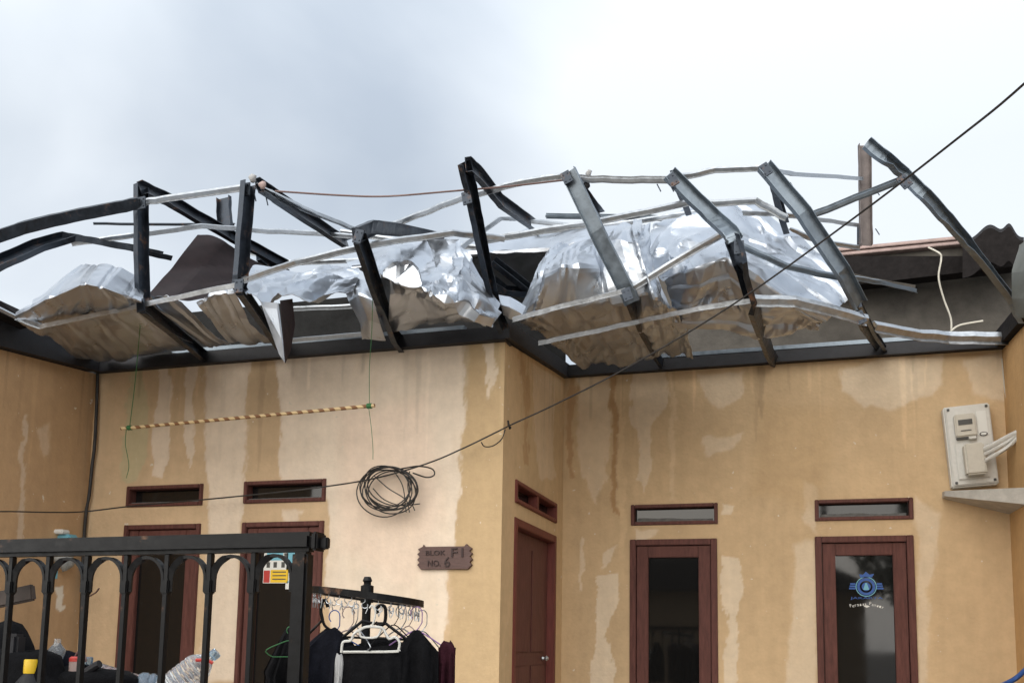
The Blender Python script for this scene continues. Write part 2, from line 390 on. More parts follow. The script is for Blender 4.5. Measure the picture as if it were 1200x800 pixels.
GRN = (.50, .43, .26)
front_stains = [
 ([(155,428),(166,428),(172,480),(175,505),(170,545),(160,566),(143,562),(143,510),(148,470)], GRN, 5, .85),
 ([(187,425),(198,425),(199,480),(196,535),(190,560),(178,560),(180,510),(184,480)], CREAM, 4, .8),
 ([(217,425),(232,425),(228,470),(226,520),(218,552),(215,500)], CREAM, 4, .75),
 ([(240,420),(294,420),(290,470),(286,560),(281,800),(238,800),(246,600),(242,520)], CREAM, 8, .85),
 ([(326,410),(552,395),(546,470),(541,560),(533,640),(524,700),(518,820),(384,820),(384,600),(374,570),(330,562)], CREAM, 6, 1.),
 ([(400,480),(500,470),(520,600),(480,690),(400,640)], (.77,.60,.47), 50, .6),
 
 ([(545,395),(600,395),(600,820),(522,820),(530,700),(541,560)], (.50,.36,.20), 8, .75),
 ([(567,405),(581,405),(578,450),(570,470)], (.76,.64,.50), 4, .8),
 ([(330,596),(352,598),(348,612),(332,610)], CREAM, 6, .7),
 ([(60,560),(75,640),(80,700),(66,690)], CREAM, 6, .5)]
right_stains_tones = [
 ([(675,440),(716,438),(716,500),(712,560),(700,590),(683,560),(678,520)], CREAMR, 6, .6),
 ([(740,436),(784,432),(780,470),(765,500),(765,540),(755,577),(748,560),(752,520),(742,490)], CREAMR, 4, .75),
 ([(784,440),(790,440),(792,588),(786,588)], (.66,.50,.31), 3, .75),
 ([(725,440),(732,440),(733,640),(727,640)], (.63,.46,.27), 3, .7),
 ([(718,438),(724,438),(725,610),(719,600)], (.33,.17,.06), 4, .6),
 ([(665,440),(673,440),(672,560),(666,560)], (.35,.18,.07), 4, .5),  # darker strip down the recess corner
 ([(820,440),(874,436),(870,462),(842,478),(828,470)], CREAMR, 8, .7),
 ([(820,515),(872,503),(862,520),(828,536)], CREAMR, 8, .65),
 ([(985,432),(1040,418),(1104,414),(1106,450),(1060,480),(1010,477),(985,460)], CREAMR, 9, .8),
 ([(1128,420),(1178,412),(1180,468),(1140,462)], CREAMR, 10, .7),
 ([(845,588),(860,592),(856,604),(845,602)], CREAMR, 4, .9),
 ([(700,678),(724,674),(724,710),(708,740),(720,770),(716,820),(688,820),(695,740)], CREAMR, 3, .95),
 ([(709,645),(724,638),(721,655),(707,664)], CREAMR, 4, .8),
 ([(681,630),(686,632),(684,690),(680,690)], CREAMR, 3, .7),
 ([(848,650),(864,654),(872,690),(860,720),(866,760),(857,820),(848,820),(852,740),(846,690)], CREAMR, 3, .95),
 ([(742,618),(770,618),(766,630),(748,630)], CREAMR, 4, .8),
 ([(932,640),(954,635),(957,720),(960,820),(918,820),(925,740),(930,680)], CREAMR, 14, .7),
 ([(945,560),(958,570),(956,625),(940,610)], CREAMR, 10, .6),
 ([(1072,585),(1102,598),(1098,650),(1086,700),(1090,820),(1076,820),(1076,640)], CREAMR, 12, .65),
 ([(890,470),(980,480),(960,600),(880,580)], (.50,.345,.185), 40, .5)]
side_stains = [
 ([(590,400),(610,410),(612,440),(606,560),(600,640),(590,800)], (.60,.43,.25), 6, .5),
 ([(610,410),(617,415),(619,545),(613,545)], (.40,.24,.11), 3, .6),
 ([(622,430),(650,450),(650,560),(630,560)], CREAMR, 6, .5)]
left_stains = [
 ([(28,485),(33,485),(26,640),(19,640)], CREAM, 3, .5),
 ([(45,500),(60,495),(58,530),(48,535)], CREAM, 8, .35),
 ([(64,690),(74,688),(76,715),(68,718)], (.75,.70,.6), 3, .9)]
fo = [(.45, 1.285, ZFLOOR, 2.545), (1.722, 2.545, ZFLOOR, 2.545), (.45, 1.287, 2.716, 2.917), (1.72, 2.548, 2.718, 2.921)]
wall((XL, YF, 0), (1, 0, 0), (0, -1, 0), XC-XL, lambda u: 4.045, fo, TAN, front_stains, 1, endcap=False)
ro = [(-1.60-XC, -.722-XC, .95, 2.578), (.21-XC, 1.10-XC, .95, 2.58), (-1.59-XC, -.712-XC, 2.724, 2.938), (.217-XC, 1.108-XC, 2.732, 2.94)]
wall((XC, YB, 0), (1, 0, 0), (0, -1, 0), XR-XC, lambda u: 4.328, ro, TANR, right_stains_tones, 11)
so = [(7.765-YF, 9.247-YF, ZFLOOR, 2.592), (7.768-YF, 9.240-YF, 2.722, 2.925)]
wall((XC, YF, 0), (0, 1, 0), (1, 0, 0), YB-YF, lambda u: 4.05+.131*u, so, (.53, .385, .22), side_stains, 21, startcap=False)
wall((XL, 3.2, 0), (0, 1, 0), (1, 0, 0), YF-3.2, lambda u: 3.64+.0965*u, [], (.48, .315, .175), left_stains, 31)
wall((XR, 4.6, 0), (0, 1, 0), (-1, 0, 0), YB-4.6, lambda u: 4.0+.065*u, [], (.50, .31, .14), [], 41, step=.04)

def rect_frame(plane, a0, a1, z0, z1, w, d0, d1, open_bottom=False, bev=.006):
    g_ = G()
    def bx(u0, u1, za, zb): g_.box(*plane(u0, u1, za, zb, d0, d1), bev)
    bx(a0, a0+w, z0, z1); bx(a1-w, a1, z0, z1); bx(a0+w+.0015, a1-w-.0015, z1-w, z1-.001)
    if not open_bottom: bx(a0+w+.0015, a1-w-.0015, z0+.001, z0+w)
    return g_
def planeY(Y):   # d positive = out of the wall towards the viewer
    return lambda u0, u1, z0, z1, d0, d1: ((u0, Y-d1, z0), (u1, Y-d0, z1))
def planeX(X):
    return lambda u0, u1, z0, z1, d0, d1: ((X+d0, u0, z0), (X+d1, u1, z1))

def casement(name, pl, a0, a1, z0, z1, w1, w2, pane_mat, label=None, mw=m_wood):
    fr = rect_frame(pl, a0, a1, z0, z1, w1, -.10, .022).obj(name, mw, house)
    rect_frame(pl, a0+w1+.006, a1-w1-.006, z0+.02, z1-w1-.006, w2, -.075, -.005).obj('sash', mw, fr)
    pn = G(); pn.box(*pl(a0+w1+w2+.002, a1-w1-w2-.002, z0+.03+w2, z1-w1-w2-.004, -.05, -.044)); pn.obj('pane', pane_mat, fr)
    bd = G(); bd.box(*pl(a0+w1*.5, a1-w1*.5, z1-w1-.02, z1-w1-.004, -.09, -.078)); bd.obj('head_stop', m_wood_d, fr)
    if label: fr['label'] = label
    return fr
def vent(pl, a0, a1, z0, z1, w, pane, label=None, mull=False, pale=False):
    fr = rect_frame(pl, a0, a1, z0, z1, w, -.10, .02).obj('vent', m_wood if not mull else m_wood_d, house)
    p = G(); p.box(*pl(a0+w+.002, a1-w-.002, z0+w+.002, z1-w-.002, -.085, -.08)); p.obj('pane', pane, fr)
    if pale:                                    # ragged pale strip along the foot of the pane
        n = 40; us = np.linspace(a0+w+.02, a1-w-.02, n); hh = .012+.05*vnoise(us, us*0, 3.2, 3, int(abs(a0*10)))
        V = []; F = []
        for u, h in zip(us, hh):
            lo, hi = pl(u, u, z0+w+.004, z0+w+h, -.07, -.066); V += [(lo[0], lo[1], lo[2]), (hi[0], lo[1]+.01, hi[2])]
        F = [[2*i, 2*i+2, 2*i+3, 2*i+1] for i in range(n-1)]
        mesh('pale_strip', V, F, m_pale, fr)
    else:
        q = G(); q.box(*pl(a0+w+.004, a1-w-.004, z0+w+.001, z0+w+.012, -.078, -.02)); q.obj('ledge', m_pale if not mull else m_wood_d, fr)
    if mull:
        q = G(); c = (a0+a1)/2; q.box(*pl(c-.03, c+.03, z0+w+.002, z1-w-.002, -.078, .012)); q.obj('mullion', m_wood_d, fr)
    return fr
pf, pr, ps = planeY(YF), planeY(YB), planeX(XC)
casement('door', pf, XL+.45, XL+1.285, ZFLOOR, 2.545, .045, .105, m_glass, 'red framed door with a dark glass panel, left of the pair')
casement('door', pf, XL+1.722, XL+2.545, ZFLOOR, 2.545, .045, .105, m_glass, 'red framed door whose dark panel carries the stickers')
vent(pf, XL+.45, XL+1.287, 2.716, 2.917, .035, m_glass); vent(pf, XL+1.72, XL+2.548, 2.718, 2.921, .035, m_glass)
casement('window', pr, -1.60, -.722, .95, 2.578, .062, .118, m_glass, 'dark red window with a plain dark pane')
wn = casement('window', pr, .21, 1.10, .95, 2.58, .062, .118, m_glass, 'dark red window with a blue emblem on its pane')
vent(pr, -1.59, -.712, 2.724, 2.938, .036, m_glass, pale=True); vent(pr, .217, 1.108, 2.732, 2.94, .036, m_glass, pale=True)
vent(ps, 7.768, 9.240, 2.722, 2.925, .04, m_glass, mull=True)
dr = rect_frame(ps, 7.765, 9.247, ZFLOOR, 2.592, .075, -.11, .015).obj('door', m_wood_d, house); dr['label'] = 'closed dark red wooden door in the side wall'
q = G(); q.box(*ps(7.845, 9.165, ZFLOOR+.08, 2.51, -.10, -.06), .004); lf = q.obj('leaf', m_wood, dr)
for za, zb in ((.62, 1.3), (1.42, 2.38)):
    q = G()
    for ua, ub in ((7.97, 8.45), (8.56, 9.04)): q.box(*ps(ua, ub, za, zb, -.062, -.05), .006)
    q.obj('door_panel', m_wood, dr)
q = G(); q.lathe((XC-.06, 8.98, 1.36), [(.012, 0), (.02, .01), (.012, .03), (.028, .05), (.012, .07)], axis=(1, 0, 0)); q.obj('handle', m_galv, dr)

# dark ring beam along the wall tops, with the bright plate it carries
def slant_beam(p0, p1, half, z0, z1, name, m):
    p0 = np.array(p0, float); p1 = np.array(p1, float); t = nrm(p1-p0); nrmv = np.array([-t[1], t[0], 0])*half
    V = []
    for p in (p0, p1):
        for s_, z in ((-1, z0), (1, z0), (1, z1), (-1, z1)): V.append(p+nrmv*s_+np.array([0, 0, z]))
    F = [[0, 1, 2, 3], [7, 6, 5, 4]]+[[k, (k+1) % 4, 4+(k+1) % 4, 4+k] for k in range(4)]
    return mesh(name, V, F, m, house)
slant_beam((XL+.02, YF+.03, 4.047), (XC+.02, YF+.03, 4.047), .10, 0, .115, 'wall_beam', m_black)
slant_beam((XC-.04, YF-.075, 4.052), (XC-.04, YB+.1, 4.338), .10, 0.002, .15, 'wall_beam', m_black)
slant_beam((XC+.06, YB+.02, 4.33), (XR+.03, YB+.02, 4.33), .10, 0.001, .12, 'wall_beam', m_black)
slant_beam((XL-.03, 3.2, 3.642), (XL-.03, YF-.08, 4.047), .12, 0, .25, 'wall_beam', m_black)
slant_beam((XR+.05, 5.0, 4.03), (XR+.05, YB-.08, 4.326), .11, 0, .16, 'wall_beam', m_tile)
slant_beam((XL+.9, YF-.03, 4.166), (XC-.35, YF-.03, 4.166), .035, 0, .035, 'top_plate', m_dark2)
slant_beam((XC+.3, YB-.05, 4.455), (XR-.25, YB-.05, 4.455), .035, 0, .04, 'top_plate', m_dark2)

# what is left of the rooms behind: partitions, rear wall with its capping
q = G(); q.box((XL-3.5, 9.9, ZFLOOR), (XC-.1, 10.03, at(385, 350, 9.9)[2])); q.obj('partition', m_concd, house)  # wall added behind the gap, coloured near-black for the unlit interior
zt = at(1050, 297, 11.35)[2]
q = G(); q.box((XC+.05, 11.35, ZFLOOR), (XR+2.6, 11.5, zt)); q.obj('partition', m_conc, house)
q = G()
x0, x1 = at(972, 290, 11.3)[0], at(1134, 290, 11.3)[0]
q.box((x0, 11.26, zt+.004), (x1, 11.54, zt+.045), .006); q.box((x0+.05, 11.24, zt+.055), (x1-.1, 11.56, zt+.095), .006)
q.obj('capping', m_cap, house)
V = [at(875, 322, 11.0), at(985, 300, 11.0), at(1205, 300, 11.0), at(1205, 310, 11.0), at(1000, 334, 11.0), at(900, 342, 11.0)]
def thick_poly(P, d):
    n_ = len(P); V_ = list(P)+[p+np.array(d) for p in P]
    return V_, [list(range(n_)), list(range(n_, 2*n_))[::-1]]+[[k, (k+1) % n_, n_+(k+1) % n_, n_+k] for k in range(n_)]
mesh('rear_beam', *thick_poly(V, (0, .25, .02)), m_tile, house)
q = G(); q.tube(catmull([at(978, 318, 10.9), at(1020, 328, 10.9), at(1072, 337, 10.95)], 4), .04, 4); q.obj('rear_lath', m_conc, house)
# broken corrugated end of the neighbouring roof, above the right corner
n = 48; V = []; F = []
for i in range(n+1):
    u = i/n; x = 1128+u*72
    y = 286-17*math.exp(-((x-1160)/16)**2)-15*math.exp(-((x-1183)/7.5)**2)-4*u
    for Yd, dy in ((10.6, 0), (10.6, 40), (12.0, -6)): V.append(at(x, y+dy+(2 if Yd > 11 else 0), Yd))
F = [[3*i, 3*i+3, 3*i+4, 3*i+1] for i in range(n)]+[[3*i, 3*i+2, 3*i+5, 3*i+3] for i in range(n)]
mesh('broken_roofing', V, F, m_tile, house, smooth=40)

V = [at(-60, 338, 5.6), at(0, 352, 6.0), at(30, 366, 6.4), at(36, 383, 6.3), at(0, 366, 5.95), at(-60, 345, 5.5)]
mesh('broken_roofing', *thick_poly(V, (-.5, .15, .02)), m_tile, house)
q = G(); q.tube([at(-60, 335, 5.35), at(0, 362, 5.78), at(40, 382, 6.1)], .018, 4); q.obj('edge_trim', m_galv, house)
# small canopy slab with the meter above it
a = at(1107, 577, 9.35); b = at(1215, 570, 8.75)
V = [at(1107, 575, 9.40), at(1245, 569, 8.7), at(1245, 595, 8.7), at(1107, 581, 9.40)]
V += [(v[0], YB+.02, v[2]+.005) for v in V]
V[4] = (V[0][0], YB, V[0][2]+.01); V[7] = (V[3][0], YB, V[3][2]+.0)
mesh('canopy_slab', V, [[0, 1, 2, 3], [4, 5, 6, 7], [0, 1, 5, 4], [3, 2, 6, 7], [0, 3, 7, 4], [1, 2, 6, 5]], m_slab, house)

# ------------------------------------------------------------------ bent steel roof frame
frame = thing('roof_frame', 'buckled dark steel rafters and bright battens above the ochre walls', 'roof frame', (-2.3, 6.5, 4.2))
def cprof(w, f_, t=.005):
    return [(-w/2, 0), (w/2, 0), (w/2, f_), (w/2-t, f_), (w/2-t, t), (-w/2+t, t), (-w/2+t, f_), (-w/2, f_)]
def hat(w, h, t=.004):
    return [(-w/2, 0), (-w*.28, 0), (-w*.2, h), (w*.2, h), (w*.28, 0), (w/2, 0), (w/2, -t), (w*.24, -t), (w*.16, h-t), (-w*.16, h-t), (-w*.24, -t), (-w/2, -t)]
def member(name, pts, prof, ref, m, parent, jit=.003, sub=5, sharp=()):
    P = [at(*p[:3]) for p in pts]; R = [np.array(p[3]) if len(p) > 3 else np.array(ref) for p in pts]
    Q = []; RR = []
    for i in range(len(P)-1):
        for k in range(sub):
            t = k/sub; e = 4*t*(1-t)
            Q.append(P[i]*(1-t)+P[i+1]*t+np.array([rnd.gauss(0, jit) for _ in range(3)])*e*.6); RR.append(R[i]*(1-t)+R[i+1]*t)
    Q.append(P[-1]); RR.append(R[-1])
    V, F = sweep(Q, prof, RR)
    return mesh(name, V, F, m, parent)
XW = (1., -.25, .05); CAMW = (-.1, -1., .25)
C1 = cprof(.105, .05); C2 = cprof(.118, .045)
C3 = cprof(.085, .04)
rafters = [
 # left wing beam, arched over
 ([(-60,345,4.6),(0,311,5.0),(45,291,5.3),(80,281,5.6),(112,286,6.1),(155,294,6.8),(195,303,7.4)], C1, (.4,-.8,.3), m_dark),
 ([(250,428,7.65),(232,414,7.25),(165,360,5.85),(163,300,5.82),(163,219,5.8)], C1, XW, m_dark),
 ([(163,221,5.78),(196,236,6.3),(270,278,7.4),(335,312,8.2)], C1, (.8,-.6,.0), m_dark),
 ([(338,412,7.4),(322,402,7.2),(277,338,5.75),(279,325,5.72),(288,215,5.7)], C1, XW, m_dark),
 ([(300,218,5.75),(318,230,6.1),(400,284,7.6),(408,288,7.8)], C1, (.8,-.6,.0), m_dark),
 ([(264,232,8.2),(264,248,8.2),(266,268,8.2)], cprof(.16,.05), CAMW, m_dark),
 ([(300,300,8.0),(325,322,8.4),(350,334,8.7)], C1, (.8,-.5,.2), m_dark),
 ([(470,408,7.45),(460,395,7.2),(442,350,6.5),(418,278,5.9)], cprof(.12,.05), (.9,-.6,0), m_dark),
 ([(413,276,5.85),(437,266,6.2),(462,268,6.7),(492,274,7.3),(520,280,7.8)], C1, (.5,-.6,-.4), m_dark),
 ([(588,388,7.25),(578,362,7.1),(562,290,6.5),(552,240,6.2),(541,191,6.0)], cprof(.10,.05), (.9,-.5,0), m_dark),
 ([(545,193,6.0),(560,207,6.3),(583,236,7.0),(622,264,8.0)], C1, (.8,-.6,-.1), m_dark),
 ([(784,436,9.7),(772,418,9.3),(754,384,7.9),(746,366,7.3),(739,348,6.95)], C3, (-.9,-.7,.2), m_dark),
 ([(742,354,6.93),(730,330,6.85),(700,270,6.7),(667,201,6.6)], C2, (-.35,-1.,.2), m_dark2),
 ([(676,222,6.9),(690,240,7.2),(703,256,7.6)], C1, (.8,-.6,0), m_dark),
 ([(912,428,9.7),(904,414,9.0),(886,362,6.95),(870,308,6.65),(860,280,6.7)], cprof(.105, .045), (-.75,-.8,.2), m_dark),
 ([(861,283,6.68),(856,275,6.68),(835,256,6.85),(783,205,6.7)], C2, (.1,-1.,.35), m_dark2),
 ([(786,208,6.75),(798,232,7.2),(803,246,7.5)], C1, (.8,-.6,0), m_dark),
 ([(1040,414,9.75),(1030,404,9.4),(1016,384,8.4),(1004,352,7.3)], C3, (-.6,-.8,.2), m_dark),
 ([(1006,358,7.3),(985,318,7.1),(940,250,6.9),(894,196,6.8)], C2, (.1,-1.,.35), m_dark2),
 ([(897,200,6.85),(905,225,7.3),(918,268,8.0)], C1, (.7,-.7,0), m_dark),
 ([(1010,380,7.9),(1000,345,7.45),(1005,356,7.3),(1020,386,8.6),(1036,410,9.5)], cprof(.06,.03), (.9,-.4,.1), m_dark),
 ([(1196,374,8.3),(1182,352,8.1),(1134,290,7.4),(1108,258,7.15),(1082,229,7.0),(1058,206,6.95),(1036,187,6.8),(1014,169,6.75)], cprof(.085, .045), (-.2,-1.,.3), m_dark2),
]
for pts, pr_, rf, mm in rafters: member('rafter', pts, pr_, rf, mm, frame)
o = member('post', [(1014,288,8.9),(1013,230,8.9),(1012,171,8.9)], cprof(.11, .05), (.25,-1,0), m_post, frame, jit=.003); o['label'] = 'upright pinkish grey steel post'
member('post', [(1007,288,9.1),(1007,264,9.1)], cprof(.05,.04), (.5,-1,0), m_dark, frame, jit=0)
HE = hat(.075, .03); H1 = hat(.062, .03); H2 = hat(.054, .028)
UPB = (-.1,-.55,-.8); FLT = (-.1,-.9,.45); DWN = (0,-.5,.85)
battens = [
 ([(-60,292,4.9),(0,277,5.15),(26,268,5.25),(62,259,5.4),(120,247,5.6),(163,239,5.7)], cprof(.085,.045), (.0,.75,.65), m_dark),
 ([(160,240,5.75),(200,233,5.8),(285,221,5.75)], H1, FLT, m_galv),
 ([(302,219,5.75),(330,233,6.2),(370,252,6.7),(418,271,7.2)], H2, FLT, m_galv),
 ([(425,277,7.0),(480,257,6.8),(545,232,6.6),(605,216,6.6),(660,207,6.65)], H1, FLT, m_galv),
 ([(670,209,6.7),(730,211,6.75),(784,211,6.75)], H2, (-.1,-.8,-.5), m_galv),
 ([(790,210,6.8),(838,200,6.85),(894,198,6.85)], H2, FLT, m_galv),
 ([(897,201,6.9),(930,206,7.4),(1010,211,8.85)], H2, FLT, m_galv),
 ([(85,286,6.2),(160,276,6.3),(236,266,6.6),(300,271,7.0),(372,274,7.3),(430,279,7.5)], H2, FLT, m_galv),
 ([(110,262,8.4),(190,263,8.4),(275,263,8.4)], hat(.035,.015), FLT, m_dark),
 ([(284,330,5.75),(346,309,6.0),(408,294,6.1),(442,287,6.2),(530,274,6.5),(590,281,6.8)], H1, FLT, m_galv),
 ([(562,284,6.9),(640,270,6.9),(690,263,6.85),(727,255,6.9),(808,238,7.0),(838,239,7.0),(886,236,7.0),(922,256,7.0)], H1, FLT, m_galv),
 ([(540,292,7.1),(585,258,7.7),(610,258,8.0),(690,268,8.3)], H2, FLT, m_galv),
 ([(640,253,8.6),(760,255,8.6),(815,258,8.6)], H2, (-.1,-.8,-.5), m_dark2),
 ([(938,258,7.0),(990,237,7.0),(1056,211,6.95)], H2, (-.1,-.8,-.5), m_dark2),
 ([(870,250,7.8),(905,251,7.9),(950,257,8.2),(1004,265,8.85)], H2, FLT, m_galv),
 ([(742,338,6.9),(790,308,6.9),(850,273,6.95)], H1, FLT, m_galv),
 ([(868,288,7.0),(920,312,7.1),(984,326,7.2),(1030,332,7.6),(1072,342,8.4)], H2, FLT, m_dark2),
 ([(22,373,5.85),(50,384,5.78),(110,371,5.74),(163,360,5.72),(220,348,5.68),(278,336,5.65)], HE, DWN, m_galv),
 ([(602,376,6.85),(660,360,6.78),(734,342,6.78)], HE, DWN, m_galv),
 ([(632,403,7.35),(690,391,7.3),(750,378,7.25),(820,363,6.95),(880,354,6.88)], HE, DWN, m_galv),
 ([(882,353,6.9),(930,354,7.0),(975,365,7.15),(1014,376,7.3)], hat(.11,.045), FLT, m_galv),
 ([(1022,384,8.6),(1075,394,9.0),(1110,396,9.2),(1183,397,9.3)], hat(.15,.055), FLT, m_galv),
 ([(325,402,7.1),(400,395,7.1),(445,391,7.1)], H2, DWN, m_galv),
 ([(400,272,7.6),(480,284,7.6),(566,291,7.4)], H2, FLT, m_galv),
 ([(292,296,8.2),(345,309,8.2),(425,305,8.4)], H2, FLT, m_galv),
 ([(596,276,8.3),(720,264,8.3),(830,247,8.2)], H2, FLT, m_galv),
 ([(925,270,8.4),(960,284,8.6),(1006,291,8.9)], H2, FLT, m_galv),
 ([(345,362,8.2),(400,360,8.2),(445,358,8.2)], H2, FLT, m_galv),
]
for pts, pr_, rf, mm in battens: member('batten', pts, pr_, rf, mm, frame, jit=.004)
q = G()
for (x, y, Y) in ((312, 232, 5.9), (298, 227, 5.72), (785, 216, 6.72), (1026, 222, 8.9), (1026, 268, 8.9), (926, 214, 7.3), (770, 216, 6.75)):
    c = at(x, y, Y); q.tube([c, c+np.array([.03, -.02, -.07])], .005, 5)
q.obj('screw', m_dark, frame)
for x, y, Y, rot in ((166,238,5.72,.1), (288,222,5.68,0), (420,277,5.8,-.3), (547,232,6.1,.2), (664,208,6.58,.4), (788,211,6.66,.5), (897,199,6.76,.5), (735,345,6.72,.3), (866,290,6.66,0), (1008,372,7.25,.4), (1060,213,6.85,.6), (165,358,5.66,.1), (280,335,5.6,0)):
    c = at(x, y, Y); q = G(); q.box((-.035, -.006, -.05), (.035, .006, .05), .002)
    for dx, dz in ((-.018, .028), (.018, -.028), (.018, .028), (-.018, -.028)): q.box((dx-.006, -.012, dz-.006), (dx+.006, -.0065, dz+.006), .002)
    q.V = [(c[0]+X_*math.cos(rot)-Z_*math.sin(rot), c[1]+Y_, c[2]+X_*math.sin(rot)+Z_*math.cos(rot)) for X_, Y_, Z_ in q.V]
    q.obj('cleat', m_dark, frame)

# ------------------------------------------------------------------ torn roofing sheets
def sheet(name, rows, label, m=m_sheet, res=(90, 80), ribs=0, vribs=0, rib_h=.018, crump=.05, fine=.012, seed=1, group='crumpled roofing sheets caught in the roof frame', sharp=9, lin=.75):
    r_ = np.random.RandomState(seed)
    CP = [[at(*p) for p in row] for row in rows]
    nv, nu = res
    def resample(P, n):
        d = catmull(P, 24); d = [d[i]*(1-lin)+(P[min(i//24, len(P)-2)]*(1-(i/24-min(i//24, len(P)-2)))+P[min(i//24, len(P)-2)+1]*(i/24-min(i//24, len(P)-2)))*lin for i in range(len(d))]; idx = np.linspace(0, len(d)-1, n); out_ = []
        for t in idx:
            i = min(int(t), len(d)-2); out_.append(d[i]*(1-(t-i))+d[i+1]*(t-i))
        return out_
    A = [resample(r0, nu) for r0 in CP]
    B = np.array([resample([a[j] for a in A], nv) for j in range(nu)])        # nu x nv x 3
    B = np.transpose(B, (1, 0, 2))
    uu = np.cumsum(np.r_[0, np.linalg.norm(np.diff(B[nv//2], axis=0), axis=1)]); vv = np.cumsum(np.r_[0, np.linalg.norm(np.diff(B[:, nu//2], axis=0), axis=1)])
    Ug, Vg = np.meshgrid(uu, vv)
    du = np.gradient(B, axis=1); dv = np.gradient(B, axis=0); nn = np.cross(du, dv); nn /= np.maximum(np.linalg.norm(nn, axis=2, keepdims=True), 1e-9)
    h = np.zeros_like(Ug)
    def facets(U_, V_, sc, sd):                                              # piecewise flat facets with crisp creases between them
        U_ = U_+.16/sc*3*(vnoise(U_, V_, sc*.8, 2, sd)-.5)*2; V_ = V_+.16/sc*3*(vnoise(U_, V_, sc*.8, 2, sd+3)-.5)*2
        x = U_*sc+sd*3.7+60; y = V_*sc*.8+sd*1.9+60+.5*x; xi = np.floor(x).astype(int); yi = np.floor(y).astype(int); fx = x-xi; fy = y-yi
        g = lambda a, b: _lat[a % 256, b % 256]
        lo = g(xi, yi)+(g(xi+1, yi)-g(xi, yi))*fx+(g(xi, yi+1)-g(xi, yi))*fy
        hi = g(xi+1, yi+1)+(g(xi, yi+1)-g(xi+1, yi+1))*(1-fx)+(g(xi+1, yi)-g(xi+1, yi+1))*(1-fy)
        return np.where(fx+fy < 1, lo, hi)-.5
    h += crump*3.2*facets(Ug, Vg, 2.0, seed)
    h += crump*1.7*facets(Ug, Vg, 4.6, seed+11)*np.clip(vnoise(Ug, Vg, 1.4, 2, seed+31)*2.2-.35, 0.15, 1)
    h += fine*1.8*facets(Ug, Vg, 9., seed+23)*np.clip(vnoise(Ug, Vg, 2.2, 2, seed+51)*2.6-.9, 0, 1)
    if ribs:
        s = (np.linspace(0, 1, nu)*ribs) % 1; prof = np.clip((.5-np.abs(s-.5))*8-2.6, 0, 1)
        h += rib_h*prof[None, :]
    if vribs:
        s = (np.linspace(0, 1, nv)*vribs) % 1; h += rib_h*np.clip((.5-np.abs(s-.5))*9-3.4, 0, 1)[:, None]
    edge = vnoise(Ug, Vg, 5, 2, seed+70)-.5
    Q = B+nn*h[..., None]
    Q[0] += (Q[0]-Q[2])*edge[0][:, None]*1.2; Q[-1] += (Q[-1]-Q[-3])*edge[-1][:, None]*1.2
    top = Q.reshape(-1, 3); bot = (Q-nn*.003).reshape(-1, 3); n0 = len(top)
    F = []
    for j in range(nv-1):
        for i in range(nu-1):
            a_ = j*nu+i; f_ = [a_, a_+1, a_+nu+1, a_+nu]; F.append(f_); F.append([x+n0 for x in f_[::-1]])
    rim = [i for i in range(nu)]+[j*nu+nu-1 for j in range(1, nv)]+[(nv-1)*nu+i for i in range(nu-2, -1, -1)]+[j*nu for j in range(nv-2, 0, -1)]
    for k in range(len(rim)):
        a_, b_ = rim[k], rim[(k+1) % len(rim)]; F.append([b_, a_, a_+n0, b_+n0])
    V = np.vstack([top, bot]); c = V.mean(0)
    o = mesh(name, V, F, m, loc=c, smooth=sharp); props(o, label, 'roof sheet', group); return o

sheet('roof_sheet', [[(42,355,6.1),(97,314,5.9),(114,311,5.8),(142,317,5.8),(172,336,6.0)],
  [(23,370,5.85),(58,350,5.45),(98,332,5.2),(122,337,5.3),(166,354,5.6)],
  [(30,378,5.9),(66,364,5.6),(104,350,5.45),(138,352,5.5),(166,358,5.75)],
  [(42,385,6.05),(75,380,5.95),(110,373,5.9),(140,367,5.85),(168,362,5.85)],
  [(95,420,7.15),(125,424,7.3),(160,420,7.3),(205,415,7.3),(235,411,7.3)]], 'silver roofing sheet heaped into a tent at the far left eave', ribs=5, rib_h=.013, seed=2, crump=.022, fine=.012, lin=.95, res=(110, 110))
sheet('roof_sheet', [[(168,350,5.95),(186,345,5.93),(205,352,5.92)],[(180,368,6.25),(196,364,6.25),(222,366,6.25)],[(245,408,7.2),(258,406,7.2),(272,405,7.2)]],
  'narrow ribbed sheet strip under the eave beside the maroon panel', ribs=2, crump=.02, fine=.004, seed=3, res=(30, 30))
sheet('roof_sheet', [[(236,346,6.2),(255,338,6.1),(283,333,6.0)],[(230,356,5.85),(252,343,5.82),(276,342,5.82)],[(240,368,6.1),(262,370,6.15),(290,375,6.2)],[(268,398,7.0),(290,401,7.15),(322,400,7.15)]],
  'curled silver sheet tucked behind the second bent rafter', ribs=2, crump=.03, seed=4, res=(60, 50))
sheet('roof_panel', [[(232,275,7.2),(262,284,7.4),(300,305,7.8),(335,326,8.3)],[(203,312,6.7),(235,315,6.9),(270,325,7.2),(300,333,7.5)],[(171,347,6.2),(200,352,6.2),(230,350,6.5),(285,342,7.0)]],
  'flat dark maroon roof panel tilted up between the two left rafters', m_maroon, crump=.012, fine=.003, seed=5, res=(24, 30), group=None)
sheet('roof_sheet', [[(278,345,6.2),(300,318,7.0),(345,318,7.2),(395,316,7.2),(420,322,7.2)],[(284,348,5.95),(315,335,6.2),(350,330,6.4),(390,328,6.6),(418,335,6.7)],
  [(305,352,5.75),(322,350,5.75),(336,348,5.85),(375,345,6.2),(412,338,6.6)]],
  'white crumpled sheet draped over the eave with a torn flap hanging below', crump=.05, fine=.055, lin=1., seed=6, res=(90, 100))
